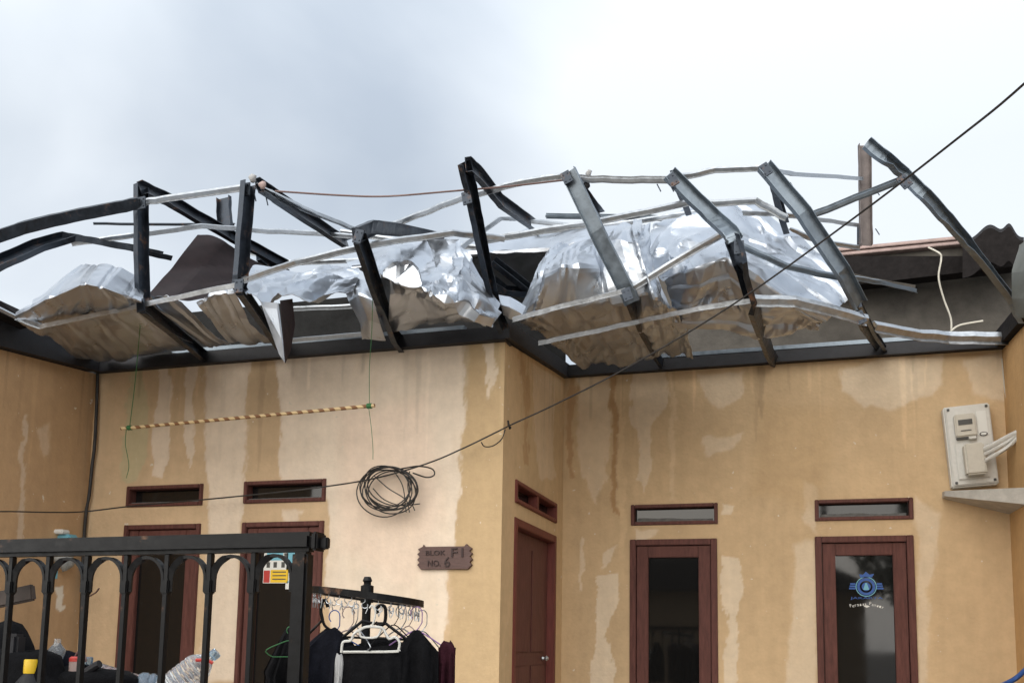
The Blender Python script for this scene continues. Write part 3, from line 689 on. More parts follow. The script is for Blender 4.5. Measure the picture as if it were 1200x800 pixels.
# flap that hangs from it belongs to that sheet
flap_parent = bpy.data.objects['roof_sheet.003']
P = [at(305,353,5.78), at(326,355,5.72), at(331,400,5.74), at(333,424,5.76), at(327,415,5.78), at(318,390,5.8)]
P2 = [at(328,352,5.72), at(342,350,6.0), at(345,380,6.0), at(340,410,5.9), at(334,425,5.77)]
def thick_poly(P, d):
    n_ = len(P); V = list(P)+[p+np.array(d) for p in P]
    return V, [list(range(n_)), list(range(n_, 2*n_))[::-1]]+[[k, (k+1) % n_, n_+(k+1) % n_, n_+k] for k in range(n_)]
mesh('flap', *thick_poly(P, (.002, .004, 0)), m_sheet, flap_parent)
mesh('flap', *thick_poly(P2, (.004, .004, 0)), m_maroon, flap_parent)
sheet('roof_sheet', [[(402,332,6.9),(416,328,6.8),(434,330,6.8)],[(408,352,6.8),(420,345,6.6),(438,352,6.6)],[(422,380,6.9),(432,376,6.7),(446,380,6.7)],[(424,398,7.1),(434,398,7.05),(452,399,7.1)]],
  'small curved sheet scrap behind the leaning middle rafter', crump=.02, seed=7, res=(30, 24))
sheet('roof_sheet', [[(425,302,7.6),(470,298,7.5),(505,290,7.4),(536,276,7.0),(556,296,6.9),(592,350,7.0)],[(440,316,6.6),(470,306,6.6),(508,310,6.7),(538,300,6.6),(560,330,6.6),(592,362,6.8)],
  [(447,320,6.15),(472,314,6.1),(500,342,6.15),(535,356,6.25),(560,374,6.35),(580,380,6.5)],[(455,352,6.5),(480,352,6.45),(510,362,6.5),(540,368,6.6),(560,384,6.7),(574,386,6.8)],
  [(455,392,7.15),(485,388,7.15),(515,384,7.15),(540,382,7.15),(556,390,7.1),(570,388,7.1)]],
  'silver sheet crushed to a sharp peak left of the wall corner', crump=.06, fine=.06, lin=1., seed=8, res=(100, 120))
sheet('roof_sheet', [[(400,296,8.6),(500,288,8.5),(570,276,8.4),(650,270,8.4),(750,262,8.4)],[(410,312,8.0),(500,303,7.9),(565,296,7.8),(640,292,7.8),(740,284,7.9)],
  [(430,325,8.2),(500,318,8.1),(565,310,8.1),(640,310,8.2),(720,310,8.2)],[(440,372,9.3),(500,366,9.3),(570,356,9.3),(640,356,9.3),(720,340,9.3)]],
  'long sheet lying across the back of the frame with a bright front fold', crump=.03, fine=.014, seed=9, res=(80, 130))
sheet('roof_sheet', [[(582,344,7.15),(598,348,7.1),(616,360,7.1)],[(584,356,7.0),(598,360,6.95),(612,368,7.0)],[(588,372,7.1),(596,374,7.1),(602,374,7.1)]],
  'small bright scrap of sheet lying on the wall corner', crump=.02, seed=10, res=(20, 20))
sheet('roof_sheet', [[(652,294,7.8),(690,285,7.8),(726,268,7.7),(744,259,7.5),(764,262,7.8)],
  [(634,318,7.35),(662,299,7.1),(700,292,7.2),(748,282,6.9),(768,300,7.5)],
  [(622,344,7.25),(658,312,6.7),(704,320,7.0),(758,318,6.85),(780,338,7.4)],
  [(607,374,7.4),(655,360,7.1),(712,350,7.0),(768,350,6.9),(797,372,7.5)],
  [(650,404,8.3),(690,396,8.2),(735,388,8.15),(780,385,8.1),(806,396,8.5)],
  [(682,430,9.3),(712,428,9.3),(752,424,9.3),(785,420,9.3),(812,417,9.3)]], 'broad dented sheet hanging under the recess eave, dull brown beneath', ribs=5, rib_h=.022, crump=.04, fine=.032, lin=.85, seed=11, res=(130, 120))
sheet('roof_sheet', [[(768,262,8.4),(800,240,8.4),(850,238,8.4),(885,250,8.3),(940,285,8.2),(1012,346,8.0)],[(755,285,7.8),(800,270,7.8),(850,268,7.7),(890,285,7.7),(940,315,7.6),(990,352,7.6)],
  [(772,326,7.2),(812,313,6.95),(852,301,6.9),(884,322,7.0),(930,352,7.2),(972,374,7.4)],[(785,350,7.4),(828,338,7.3),(862,332,7.25),(893,354,7.3),(928,372,7.4),(958,386,7.5)],
  [(795,376,7.8),(840,388,7.8),(880,402,7.95),(905,404,8.0),(935,398,7.9),(960,389,7.7)]],
  'largest crumpled silver sheet, sagging between the three right rafters', crump=.05, fine=.035, vribs=7, rib_h=.02, lin=.85, seed=12, res=(120, 130))
for k, pts in enumerate(([(576,308,7.4),(598,325,7.5),(627,348,7.6)], [(574,330,7.4),(592,343,7.45),(620,346,7.6)])):
    c = at(*pts[1]); V, F = sweep([at(*p) for p in pts], cprof(.10, .05), (.3, -.6, .6))
    o = mesh('steel_offcut', V, F, m_dark, loc=c)
    props(o, ['dark channel offcut lying above the wall corner, upper one', 'short dark channel offcut under the other one at the corner'][k], 'steel offcut', 'loose channel offcuts')

# tarpaulin edge at the far right
sheet('grey_tarpaulin', [[(1194,284,8.0),(1215,268,7.8),(1260,260,7.5)],[(1184,318,7.9),(1215,315,7.6),(1260,315,7.3)],[(1184,350,7.9),(1215,352,7.6),(1260,350,7.3)],[(1190,372,8.0),(1215,376,7.7),(1260,376,7.5)]],
  'grey green sheeting bulging over the wall at the right edge', m_tarp, crump=.03, fine=.004, seed=14, res=(30, 30), group=None)

# scraps tied on the rafter tops
def blob(name, c, r_, m, label, cat, seed):
    g_ = G(); rr = np.random.RandomState(seed); R = []
    for i in range(7):
        t = math.pi*(i+.15)/6.3
        R.append([(c[0]+r_*math.sin(t)*math.cos(a_)*rr.uniform(.6, 1.3), c[1]+r_*math.sin(t)*math.sin(a_)*rr.uniform(.6, 1.3), c[2]+r_*1.1*math.cos(t)) for a_ in np.linspace(0, 2*math.pi, 9)[:-1]])
    g_.rings(R); o = g_.obj(name, m, loc=c, smooth=60); props(o, label, cat); return o
blob('plastic_rag', at(296, 209, 5.7), .03, m_wht, 'white plastic rag tied on the second rafter top', 'rag', 1)
blob('cloth_knot', at(308, 217, 5.72), .028, m_cap, 'brown cloth knot beside the white rag', 'rag', 2)
blob('plastic_rag', at(690, 203, 6.75), .025, m_wht, 'white plastic shred on the ridge batten', 'rag', 3)
blob('dark_knot', at(687, 217, 6.75), .03, m_black, 'dark rag knot hanging from the ridge batten', 'rag', 4)

# ------------------------------------------------------------------ wires, strings, pole
def cable(name, pts, r_, m, label, cat, k=6, group=None):
    P = catmull([at(*p) for p in pts], k); g_ = G(); g_.tube(P, r_, 6); o = g_.obj(name, m, loc=P[len(P)//2], smooth=60); props(o, label, cat, group); return o
cable('thin_wire', [(322,224,5.8),(400,229,6.0),(455,230,6.1),(530,224,6.2),(600,218,6.4),(662,211,6.6)], .007, m_brownwire, 'thin reddish brown wire slung between rafter tops', 'wire')
cab = cable('service_cable', [(-80,602,5.6),(0,599,6.2),(60,600,6.7),(100,599,7.1),(160,592,7.22),(240,585,7.24),(320,577,7.24),(380,570,7.24),(440,560,7.22),(500,543,7.25),(545,524,7.28),(590,502,7.3),(600,497,7.26),(650,474,7.15),(740,428,6.8),(860,356,6.2),(1000,256,5.4),(1120,164,4.7),(1205,94,4.2),(1400,-90,3.4)],
  .0065, m_wire, 'long black cable strung across both walls and up past the rafters', 'cable')
q = G(); rr = random.Random(5)
for k in range(9):                                     # coil of spare cable
    a_, b_ = (.245+rr.uniform(-.03, .02)), (.185+rr.uniform(-.025, .012)); c0 = at(457+rr.uniform(-5, 3), 572+rr.uniform(-3, 3), 7.27+rr.uniform(-.03, .05)); ph = rr.uniform(0, 6.3)
    til = rr.uniform(-.35, .05)
    if k == 0: a_, b_, c0 = .26, .215, at(450, 576, 7.25)
    P = []
    for i in range(40):
        t = 2*math.pi*i/40; x_, z_ = a_*math.cos(t)*(1+.04*math.sin(2*t+ph)), b_*math.sin(t)
        P.append((c0[0]+x_*math.cos(til)-z_*math.sin(til), c0[1]+.02*math.sin(t+ph), c0[2]+x_*math.sin(til)+z_*math.cos(til)))
    q.tube(P, .0056, 5, True)
for pts in ([(438,557),(455,572),(475,585),(480,600)], [(480,552),(478,570),(481,585),(486,598)], [(437,572),(450,585),(470,592),(492,590)], [(462,552),(472,570),(476,600)]):
    q.tube(catmull([at(x, y, 7.28) for x, y in pts], 6), .005, 5)
o = q.obj('cable_coil', m_wire, loc=at(457, 572, 7.27), smooth=60); props(o, 'tangled coil of black cable hanging on the front wall', 'cable coil')
cable('cable_loop', [(470,549,7.26),(490,546,7.24),(506,549,7.2),(509,556,7.18),(500,559,7.2),(484,554,7.25)], .0065, m_wire, 'small loose cable loop at the right of the coil', 'cable', 6)
cable('cable_loop', [(592,503,7.28),(588,514,7.25),(578,522,7.22),(568,523,7.22),(564,518,7.26)], .005, m_wire, 'thin cable loop sagging beside the wall corner', 'cable', 6)
q = G(); c = at(596, 499, 7.37); q.tube([c+np.array([0, .06, 0]), c, c+np.array([.01, -.05, .03]), c+np.array([.03, -.06, -.04])], .009, 6)
o = q.obj('wall_hook', m_iron, loc=c); props(o, 'black hook holding the cable at the wall corner', 'hook')
cable('corner_cable', [(114.5,437,7.36),(113,480,7.36),(111,520,7.35),(108,545,7.36),(104.5,580,7.35),(101,600,7.36),(98,640,7.36),(96,700,7.36),(92,790,7.36)], .016, m_wire, 'black cable running down the inner left corner', 'cable')

pole = thing('hanging_pole', 'striped bamboo pole slung level from green strings on the front wall', 'pole', at(290, 489, 6.9))
pa, pb = at(142, 502, 6.75), at(439, 475, 6.75)
bmv, bmf = sweep([pa*(1-t)+pb*t for t in np.linspace(0, 1, 24)], [(.0155*math.cos(2*math.pi*k/8), .0155*math.sin(2*math.pi*k/8)) for k in range(8)], (0, 0, 1))
mesh('shaft', bmv, bmf, m_pole, pole, smooth=60)
for x, y in ((152, 501), (433, 475.5)):
    q = G(); c = at(x, y, 6.75); d = nrm(pb-pa); q.tube([c-d*.02, c+d*.02], .022, 8); q.obj('knot', m_green, pole)
cable('green_string', [(166,350,5.82),(164,385,6.2),(158,450,6.55),(152,500,6.74)], .0035, m_green, 'green string from first rafter down to the pole left end', 'string')
cable('green_string', [(437,300,6.4),(436,380,6.6),(433,430,6.7),(433,475,6.74)], .0028, m_green, 'green string holding up the right end of the pole', 'string')
cable('green_string', [(432,477,6.74),(435,500,6.75),(437,525,6.75),(437,538,6.75)], .0022, m_green, 'loose string tail dangling below the pole right end', 'string')
cable('green_string', [(148,503,6.74),(147,520,6.74),(151,545,6.75),(148,560,6.75)], .003, m_green, 'loose string tail dangling below the pole left end', 'string')

# rear pale wires
cable('pale_wire', [(1088,290,10.95),(1101,297,10.9),(1103,304,10.9),(1100,325,10.9),(1106,350,10.9),(1114,372,10.9),(1115,386,10.9)], .011, m_ivory, 'pale wire drooping down the dark rear wall', 'wire')
cable('pale_wire', [(1114,388,10.6),(1125,381,10.6),(1152,376,10.6)], .012, m_ivory, 'short pale wire end at the foot of the rear wall', 'wire')

# ------------------------------------------------------------------ electricity meter
meter = thing('electricity_meter', 'white electricity meter box askew on the right hand wall', 'meter', (1.64, YB, 3.4))
cx, cz, tilt = at(1137, 522, 9.45)[0], at(1137, 522, 9.45)[2], math.radians(-4)
def mt(x0, x1, z0, z1, d0, d1, bev=.006):               # box in the meter's own tilted plane
    g_ = G(); g_.box((x0, -d1*1.4, z0), (x1, -d0*1.4, z1), bev)
    ct, st = math.cos(-tilt), math.sin(-tilt); yw = math.radians(0)
    g_.V = [(cx+(x*ct-z*st), YB+y, cz+(x*st+z*ct)) for x, y, z in g_.V]; return g_
mt(-.20, .20, -.385, .385, 0, .085, .012).obj('back_box', m_white, meter)
mt(-.185, .19, -.37, .375, .085, .10, .008).obj('cover', m_white, meter)
mt(-.125, .055, .075, .29, .10, .135, .012).obj('display_housing', m_ivory, meter)
mt(-.095, .025, .185, .235, .1355, .138, .001).obj('display', m_grey, meter)
mt(-.08, .01, .125, .135, .1355, .1375, .001).obj('rating_text', m_grey, meter)
mt(-.12, .055, .055, .074, .10, .125, .004).obj('display_lip', m_grey, meter)
mt(-.02, .045, .045, .07, .10, .14, .004).obj('button', m_white, meter)
mt(.075, .155, .08, .31, .10, .103, .001).obj('label_plate', m_paper, meter)
q = G(); q.lathe((0, 0, 0), [(.035, 0), (.035, .003), (.0, .0035)], 16, axis=(0, -1, 0)); ct, st = math.cos(-tilt), math.sin(-tilt)
q.V = [(cx+(.115+x)*ct-(.09+z*.55)*st, YB-.1446+y, cz+(.115+x)*st+(.09+z*.55)*ct) for x, y, z in q.V]; q.obj('logo_badge', m_navy, meter)
q = G(); q.lathe((0, 0, 0), [(.026, 0), (.026, .003), (.0, .0035)], 16, axis=(0, -1, 0))
q.V = [(cx+(.115+x)*ct-(.09+z*.5)*st, YB-.149+y, cz+(.115+x)*st+(.09+z*.5)*ct) for x, y, z in q.V]; q.obj('logo_badge', m_paper, meter)
mt(-.14, .13, -.32, .02, .10, .112, .006).obj('lower_cover', m_white, meter)
mt(-.085, .085, -.30, -.01, .112, .20, .016).obj('breaker_cover', m_ivory, meter)
for xx, zz in ((-.16, .35), (.165, .35), (-.16, -.345), (.165, -.345)): mt(xx-.012, xx+.012, zz-.012, zz+.012, .10, .106, .003).obj('screw', m_grey, meter)
for k, off in enumerate((0, 6, 14)):
    cable('meter_cable', [(1152,527+off,9.3),(1165,521+off*.9,9.25),(1180,513+off*.8,9.2),(1192,507+off*.5,9.15),(1200,505+off*.3,9.1),(1220,512,9.0)], .028 if k == 0 else .02, m_white,
      ['thick white cable leaving the meter, uppermost', 'white meter cable in the middle of the bundle', 'lowest white cable of the meter bundle'][k], 'cable', group='white cables from the meter')
cable('thin_cable', [(1174,420,9.5),(1178,460,9.5),(1184,490,9.45),(1187,510,9.3)], .006, m_ivory, 'thin pale cord running down the right corner', 'cord')
cable('thin_cable', [(1192,598,9.3),(1196,640,9.4),(1197,700,9.4),(1198,790,9.4),(1199,850,9.4)], .008, m_ivory, 'thin pale cord hanging below the canopy slab', 'cord')
cable('blue_hose', [(1165,806,9.2),(1180,800,9.1),(1192,793,9.05),(1206,780,9.0)], .022, m_blue, 'blue hose end at the lower right corner', 'hose')

# ------------------------------------------------------------------ writing helper, plaque, emblem, stickers
def text_mesh(body, size, extrude):
    cu = bpy.data.curves.new('txt', 'FONT'); cu.body = body; cu.size = size; cu.extrude = extrude; cu.resolution_u = 3
    ob = bpy.data.objects.new('txt', cu); COL.objects.link(ob); dg = bpy.context.evaluated_depsgraph_get()
    me = bpy.data.meshes.new_from_object(ob.evaluated_get(dg)); V = np.array([v.co[:] for v in me.vertices]); F = [list(p.vertices) for p in me.polygons]
    bpy.data.objects.remove(ob); bpy.data.meshes.remove(me); return V, F
def letters(body, x, z, h, wid, Y, m, parent, extrude=.004, name='lettering', rot=0.):
    V, F = text_mesh(body, 1., 0.001)
    x0, x1 = V[:, 0].min(), V[:, 0].max(); z0, z1 = V[:, 1].min(), V[:, 1].max()
    X = (V[:, 0]-x0)/(x1-x0)*wid; Z = (V[:, 1]-z0)/(z1-z0)*h; D = np.where(V[:, 2] > 0, extrude, -.001)
    c, s = math.cos(rot), math.sin(rot)
    return mesh(name, np.c_[x+X*c-Z*s, Y-D, z+X*s+Z*c], F, m, parent)
pc = at(522, 653.5, YF)
plq = thing('house_number_plaque', 'brown carved wooden plaque with house number on the cream wall', 'plaque', pc)
out_ = []
hw, hh = .248, .098
side = [(-.235, hh), (-.245, .078), (-.225, .055), (-.25, .035), (-.228, .01), (-.25, -.015), (-.228, -.04), (-.248, -.06), (-.215, -hh)]
prof = [(-.20, hh+.002), (-.195, hh+.018), (-.18, hh)]+[(.18, hh), (.195, hh+.018), (.21, hh+.002)]+[(-x, z) for x, z in side[1:]]+[(-.215, -hh)]+[(x, z) for x, z in side[::-1][1:-1]]
V = [(pc[0]+x, pc[1]-.005, pc[2]+z) for x, z in prof]+[(pc[0]+x*.98, pc[1]-.03, pc[2]+z*.97) for x, z in prof]; n = len(prof)
mesh('board', V, [list(range(n)), list(range(n, 2*n))[::-1]]+[[k, (k+1) % n, n+(k+1) % n, n+k] for k in range(n)], m_plaque, plq)
letters('BLOK', pc[0]-.165, pc[2]+.022, .040, .175, pc[1]-.0305, m_letter, plq, .008)
letters('F1', pc[0]+.065, pc[2]+.005, .075, .105, pc[1]-.0305, m_letter, plq, .010)
letters('NO.', pc[0]-.145, pc[2]-.072, .052, .115, pc[1]-.0305, m_letter, plq, .008)
letters('6', pc[0]+.005, pc[2]-.078, .085, .05, pc[1]-.0305, m_letter, plq, .010)

# emblem on the right window pane: ring with wings, crown shape and two lines of writing
YP = YB+.0435
ec = at(1015, 687, YP)
emb = thing('window_emblem', 'blue winged ring emblem with writing stuck on the right window', 'sticker', ec)
def disc(r0, r1, n_=28, sx=1):
    V = []; F = []
    for k in range(n_):
        a_ = 2*math.pi*k/n_; V += [(r0*math.cos(a_)*sx, r0*math.sin(a_)), (r1*math.cos(a_)*sx, r1*math.sin(a_))]
    for k in range(n_): j = (k+1) % n_; F.append([2*k, 2*k+1, 2*j+1, 2*j])
    return V, F
def flat2(name, V2, F, m, d, parent, c=ec, Y=YP):
    n_ = len(V2); V = [(c[0]+x, Y-d, c[2]+z) for x, z in V2]; return mesh(name, V, F, m, parent)
flat2('ring', *disc(.058, .082), m_blue, .003, emb)
flat2('ring', *disc(.088, .095), m_sky, .003, emb)
flat2('hub', *disc(.001, .040), m_blue, .0025, emb)
flat2('anchor', [(-.006,-.03),(.006,-.03),(.006,.035),(-.006,.035),(-.025,-.03),(-.025,-.022),(.025,-.022),(.025,-.03)], [[0,1,2,3],[4,0,3,5],[1,7,6,2]], m_sky, .0035, emb)
for s_ in (-1, 1):
    for k in range(3):
        z_ = -.025+k*.022; flat2('wing', [(s_*.095, z_), (s_*(.155-.006*k), z_), (s_*(.155-.006*k), z_+.016), (s_*.095, z_+.016)], [[0,1,2,3]], m_blue, .003, emb)
flat2('crown', [(-.05,.085),(.055,.09),(.075,.125),(.035,.115),(.0,.145),(-.025,.115),(-.06,.12)], [[0,1,2,3],[0,3,4,5],[0,5,6]], m_blue, .003, emb)
letters('JAKARTA', ec[0]-.145, ec[2]-.125, .028, .29, YP-.002, m_blue, emb, .001)
for k, ch in enumerate('Persija Family'):
    if ch == ' ': continue
    t = (k-6.5)/7; letters(ch, ec[0]+t*.15-.008, ec[2]-.180-.03*t*t+(.008 if ch.isupper() else 0), .030 if ch.isupper() else .020, .016, YP-.002, m_paper, emb, .001, rot=-t*.35)
flat2('flourish', [(-.03,-.185),(0,-.175),(.03,-.188),(0,-.20)], [[0,1,2,3]], m_paper, .003, emb)

YD = YF+.0435
sc = at(324, 664, YD)
stk = thing('door_sticker', 'blue, white and yellow notice sticker on the dark door panel', 'sticker', sc)
def panel(name, x0, x1, z0, z1, m, d, par, c): return flat2(name, [(x0,z0),(x1,z0),(x1,z1),(x0,z1)], [[0,1,2,3]], m, d, par, c, YD)
panel('sheet', -.13, .125, -.145, .135, m_paper, .002, stk, sc)
panel('heading', -.10, .065, .06, .13, m_sky, .003, stk, sc); panel('corner_mark', .075, .115, .07, .125, m_grey, .003, stk, sc)
panel('warning', -.055, .12, -.14, -.025, m_yel, .003, stk, sc); panel('hazard', -.125, -.062, -.14, -.03, m_red, .003, stk, sc)
for z_ in (-.05, -.082, -.114): panel('text_line', -.035, .10, z_, z_+.010, m_grey, .0035, stk, sc)
for x_ in (-.10, -.03, .05): panel('pictogram', x_, x_+.035, -.005, .045, m_grey, .003, stk, sc)
s2 = at(342, 665, YD)
st2 = thing('door_sticker', 'narrow white and blue paper slip beside the notice sticker', 'sticker', s2)
panel('sheet', -.055, .045, -.19, .03, m_paper, .002, st2, s2); panel('heading', -.05, .025, .045, .14, m_sky, .003, st2, s2)
panel('text_line', -.045, .035, -.13, -.12, m_sky, .003, st2, s2)

# ------------------------------------------------------------------ iron gate in front
def adepth(x, y, dep): return EYE+ray(x, y)*dep                 # point at a given depth along the optical axis
ga, gb = adepth(0, 643, 3.42), adepth(366, 633, 3.0)
gz = (ga[2]+gb[2])/2; gd = nrm(np.array([gb[0]-ga[0], gb[1]-ga[1], 0])); gn = np.array([gd[1], -gd[0], 0])   # gn towards the viewer
gate = thing('iron_gate', 'black iron gate with round arches between its bars in front', 'gate', (gb[0], gb[1], 0))
def gp(s, d, z): return np.array([gb[0], gb[1], 0])+gd*s+gn*d+np.array([0, 0, z])
def gbox(s0, s1, d0, d1, z0, z1, bev=.004):
    g_ = G(); g_.box((s0, d0, z0), (s1, d1, z1), bev); g_.V = [tuple(gp(*v)) for v in g_.V]; return g_
Ls = -3.4
gbox(Ls, .012, -.03, .03, gz-.033, gz+.03, .014).obj('top_rail', m_iron, gate)
gbox(Ls, -.086, -.02, .02, .16, .20, .004).obj('bottom_rail', m_iron, gate)
gbox(-.059, -.003, -.024, .026, .05, gz-.034, .008).obj('post', m_iron, gate)
gbox(.0125, .034, -.032, .032, gz-.031, gz+.028, .006).obj('end_cap', m_iron, gate)
gbox(.034, .06, -.012, .012, gz-.025, gz+.012, .004).obj('latch', m_iron, gate)
# bars read off along the rail
bars = [-.212-.170*k for k in range(19)]
b0 = gbox(bars[0]-.0098, bars[0]+.0098, -.0098, .0098, .20, gz-.033, .002).obj('bar', m_iron, gate)
c0 = gbox(bars[0]-.0145, bars[0]+.0145, -.0145, .0145, gz-.168, gz-.118, .004).obj('collar', m_iron, gate)
def arch_mesh(s0, s1):
    P = []; w_ = (s1-s0)/2-.012; c_ = (s0+s1)/2
    P.append(gp(c_-w_, 0, gz-.16))
    for k in range(15):
        a_ = math.pi*(1-k/14); P.append(gp(c_+w_*math.cos(a_), 0, gz-.118+.075*math.sin(a_)))
    P.append(gp(c_+w_, 0, gz-.16))
    return sweep(P, [(-.011, -.005), (.011, -.005), (.011, .005), (-.011, .005)], [np.array(gp(c_, 0, gz-.2))-p for p in P])
ar0 = mesh('arch', *arch_mesh(bars[1], bars[0]), m_iron, gate)
for k in range(1, len(bars)):
    d = gd*(bars[k]-bars[0]); dup(b0, gate, d); dup(c0, gate, d)
    if k < len(bars)-1: dup(ar0, gate, d)
mesh('arch', *arch_mesh(bars[0], -.055), m_iron, gate)

# brown board tied to the gate
c = adepth(14, 699, 3.45)
q = G(); q.box((-.10, -.012, -.03), (.085, .012, .03), .006); q.V = [(c[0]+x*math.cos(.22)-z*math.sin(.22), c[1]+y+x*.2, c[2]+x*math.sin(.22)+z*math.cos(.22)) for x, y, z in q.V]
o = q.obj('board_offcut', mat('brown_board', (.045, .032, .026), .7, noise=.3), loc=c); props(o, 'dark brown board offcut wedged behind the gate bars', 'board')

# pale blue junction box with a grey bag on it, near the left corner
c = at(76, 640, 7.1)
jb = thing('wall_junction_box', 'pale blue box with a grey bag hung on the left wall', 'junction box', c)
q = G(); q.box((c[0]-.09, 7.05, c[2]-.02), (c[0]+.09, 7.16, c[2]+.11), .012); q.obj('box', m_sky, jb)
q = G(); q.box((c[0]-.10, 7.0, c[2]+.11), (c[0]+.05, 7.1, c[2]+.15), .01); q.obj('lid', m_paper, jb)
g_ = G(); rs = np.random.RandomState(9); R = []
for i in range(8):
    t = math.pi*(i+.2)/7.4; R.append([(c[0]+.03+.12*math.sin(t)*math.cos(a_)*rs.uniform(.8, 1.15), 7.05+.08*math.sin(t)*math.sin(a_)*rs.uniform(.8, 1.15), c[2]-.10+.10*math.cos(t)-.04*math.cos(a_)) for a_ in np.linspace(0, 6.283, 13)[:-1]])
g_.rings(R); g_.obj('bag', mat('grey_bag', (.28, .29, .28), .4, noise=.4, nscale=20), jb, smooth=70)
q = G(); q.box((c[0]-.13, 7.02, c[2]-.32), (c[0]-.04, 7.1, c[2]-.08), .02); q.obj('pouch', m_sky, jb)
cable('twig_wire', [(103,699,7.3),(112,694,7.25),(116,689,7.22)], .008, m_brownwire, 'bent brown wire stub on the wall by the left corner', 'wire')

# ------------------------------------------------------------------ cabinet with clutter behind the gate
cb0 = adepth(-60, 815, 3.9); cb1 = adepth(262, 815, 3.9)
q = G(); q.box((cb0[0], min(cb0[1], cb1[1])-.1, .002), (cb1[0], max(cb0[1], cb1[1])+.25, 1.27), .01); o = q.obj('low_cabinet', m_wood_d, loc=((cb0[0]+cb1[0])/2, cb0[1], 0)); props(o, 'low wooden cabinet behind the gate carrying the clutter', 'cabinet')
def lump(name, c, rx, ry, rz, m, label, cat, seed, n=14, group=None, amp=.22):
    g_ = G(); R = []; rs_ = np.random.RandomState(seed); ph = rs_.uniform(0, 6, 6)
    for i in range(12):
        t = math.pi*(i+.12)/11.24; row = []
        for a_ in np.linspace(0, 2*math.pi, n+1)[:-1]:
            k = 1+amp*(math.sin(3*a_+ph[0]+2*t)*.5+math.sin(5*a_+ph[1]-3*t)*.3+math.sin(4*t+ph[2]))*.6
            row.append((c[0]+rx*math.sin(t)**.7*math.cos(a_)*k, c[1]+ry*math.sin(t)**.7*math.sin(a_)*k, c[2]+rz*math.cos(t)*k))
        R.append(row)
    g_.rings(R); o = g_.obj(name, m, loc=(c[0], c[1], c[2]-rz), smooth=80); props(o, label, cat, group); return o
lump('black_bag', adepth(30, 800, 3.8), .22, .12, .12, m_blk, 'slumped black bag at the far left behind the bars', 'bag', 1)
lump('black_bag', adepth(95, 806, 3.85), .26, .12, .10, m_blk, 'flat black bag under the red and white tub', 'bag', 2)
lump('black_bag', adepth(8, 775, 3.95), .11, .1, .16, m_blk, 'upright black bundle beside the yellow capped bottle', 'bag', 3, amp=.12)
lump('black_bag', adepth(62, 790, 3.95), .14, .1, .10, m_navy, 'dark bundle under the clear glass bottle', 'bag', 4, amp=.12)
q = G(); c = adepth(17, 758, 3.8); q.box((c[0]-.035, c[1]-.03, c[2]-.10), (c[0]+.035, c[1]+.03, c[2]+.055), .012); o = q.obj('black_case', m_black, loc=c); props(o, 'small black case standing at the far left', 'case')
c = adepth(35, 790, 3.7)
yb = thing('capped_bottle', 'dark bottle with a bright yellow cap behind the gate', 'bottle', c-np.array([0, 0, .14]))
q = G(); q.lathe(c-np.array([0, 0, .14]), [(.045, 0), (.05, .02), (.05, .11), (.022, .145)]); q.obj('body', m_black, yb, smooth=40)
q = G(); q.lathe(c, [(.024, .005), (.025, .012), (.025, .055), (.022, .06)], 18); q.obj('cap', m_yel, yb, smooth=40)
c = adepth(66, 772, 3.9)
gbt = thing('glass_bottle', 'small clear glass bottle standing on the dark bundle', 'bottle', c-np.array([0, 0, .05]))
q = G(); q.lathe(c-np.array([0, 0, .05]), [(.03, 0), (.034, .02), (.034, .09), (.014, .115), (.013, .135)]); q.obj('body', m_pet, gbt, smooth=40)
c = adepth(89, 781, 3.8)
tb = thing('small_tub', 'small red and white tub with a wire handle', 'tub', c-np.array([0, 0, .05]))
q = G(); q.lathe(c-np.array([0, 0, .05]), [(.024, 0), (.027, .02), (.027, .072)]); q.obj('body', m_cap, tb, smooth=40)
q = G(); q.lathe(c+np.array([0, 0, .022]), [(.028, 0), (.028, .014), (.02, .02)]); q.obj('lid', m_red, tb, smooth=40)
q = G(); q.tube([c+np.array([.03*math.cos(t), .02, .02+.045*math.sin(t)]) for t in np.linspace(0, math.pi, 12)], .0035, 5); q.obj('handle', m_brownwire, tb)
c = adepth(103, 776, 3.85); q = G(); q.lathe(c, [(.018, -.01), (.02, 0), (.02, .02), (.016, .024)]); o = q.obj('bottle_cap', m_petb, loc=c, smooth=40); props(o, 'loose light blue bottle cap on the black bag', 'cap')
c = adepth(113, 779, 3.75); q = G(); q.tube([c+np.array([-.05, 0, -.03]), c, c+np.array([.015, 0, .006])], .016, 8); o = q.obj('black_grip', m_black, loc=c); props(o, 'black rubber grip pointing at the plastic bottles', 'grip')
def bottle(p0, axis, L_, r_, label, cap_m, body_m, band=None, cap=True):
    p0 = np.array(p0); ax = nrm(axis); t = thing('water_bottle', label, 'bottle', p0, 'big plastic water bottles behind the gate')
    prof = [(r_*.85, 0), (r_, .015)]
    nr = 7
    for k in range(nr):
        h0 = .02+L_*.62*k/nr; h1 = L_*.62/nr; prof += [(r_, h0+h1*.15), (r_, h0+h1*.6), (r_*.93, h0+h1*.8), (r_*.93, h0+h1*.9)]
    prof += [(r_, L_*.68), (r_*.9, L_*.76), (r_*.5, L_*.9), (r_*.28, L_*.94), (r_*.28, L_)]
    g_ = G(); g_.lathe(tuple(p0), prof, 20, axis=tuple(ax)); g_.obj('body', body_m, t, smooth=35)
    if band:
        g_ = G(); g_.lathe(tuple(p0+ax*L_*.25), [(r_*1.01, 0), (r_*1.015, L_*.2)], 20, axis=tuple(ax)); g_.F = g_.F[:-2]; g_.obj('wrapper', band, t)
    if cap:
        g_ = G(); g_.lathe(tuple(p0+ax*(L_-.005)), [(r_*.36, 0), (r_*.36, .025), (r_*.3, .03)], 14, axis=tuple(ax)); g_.obj('cap', cap_m, t, smooth=40)
    return t
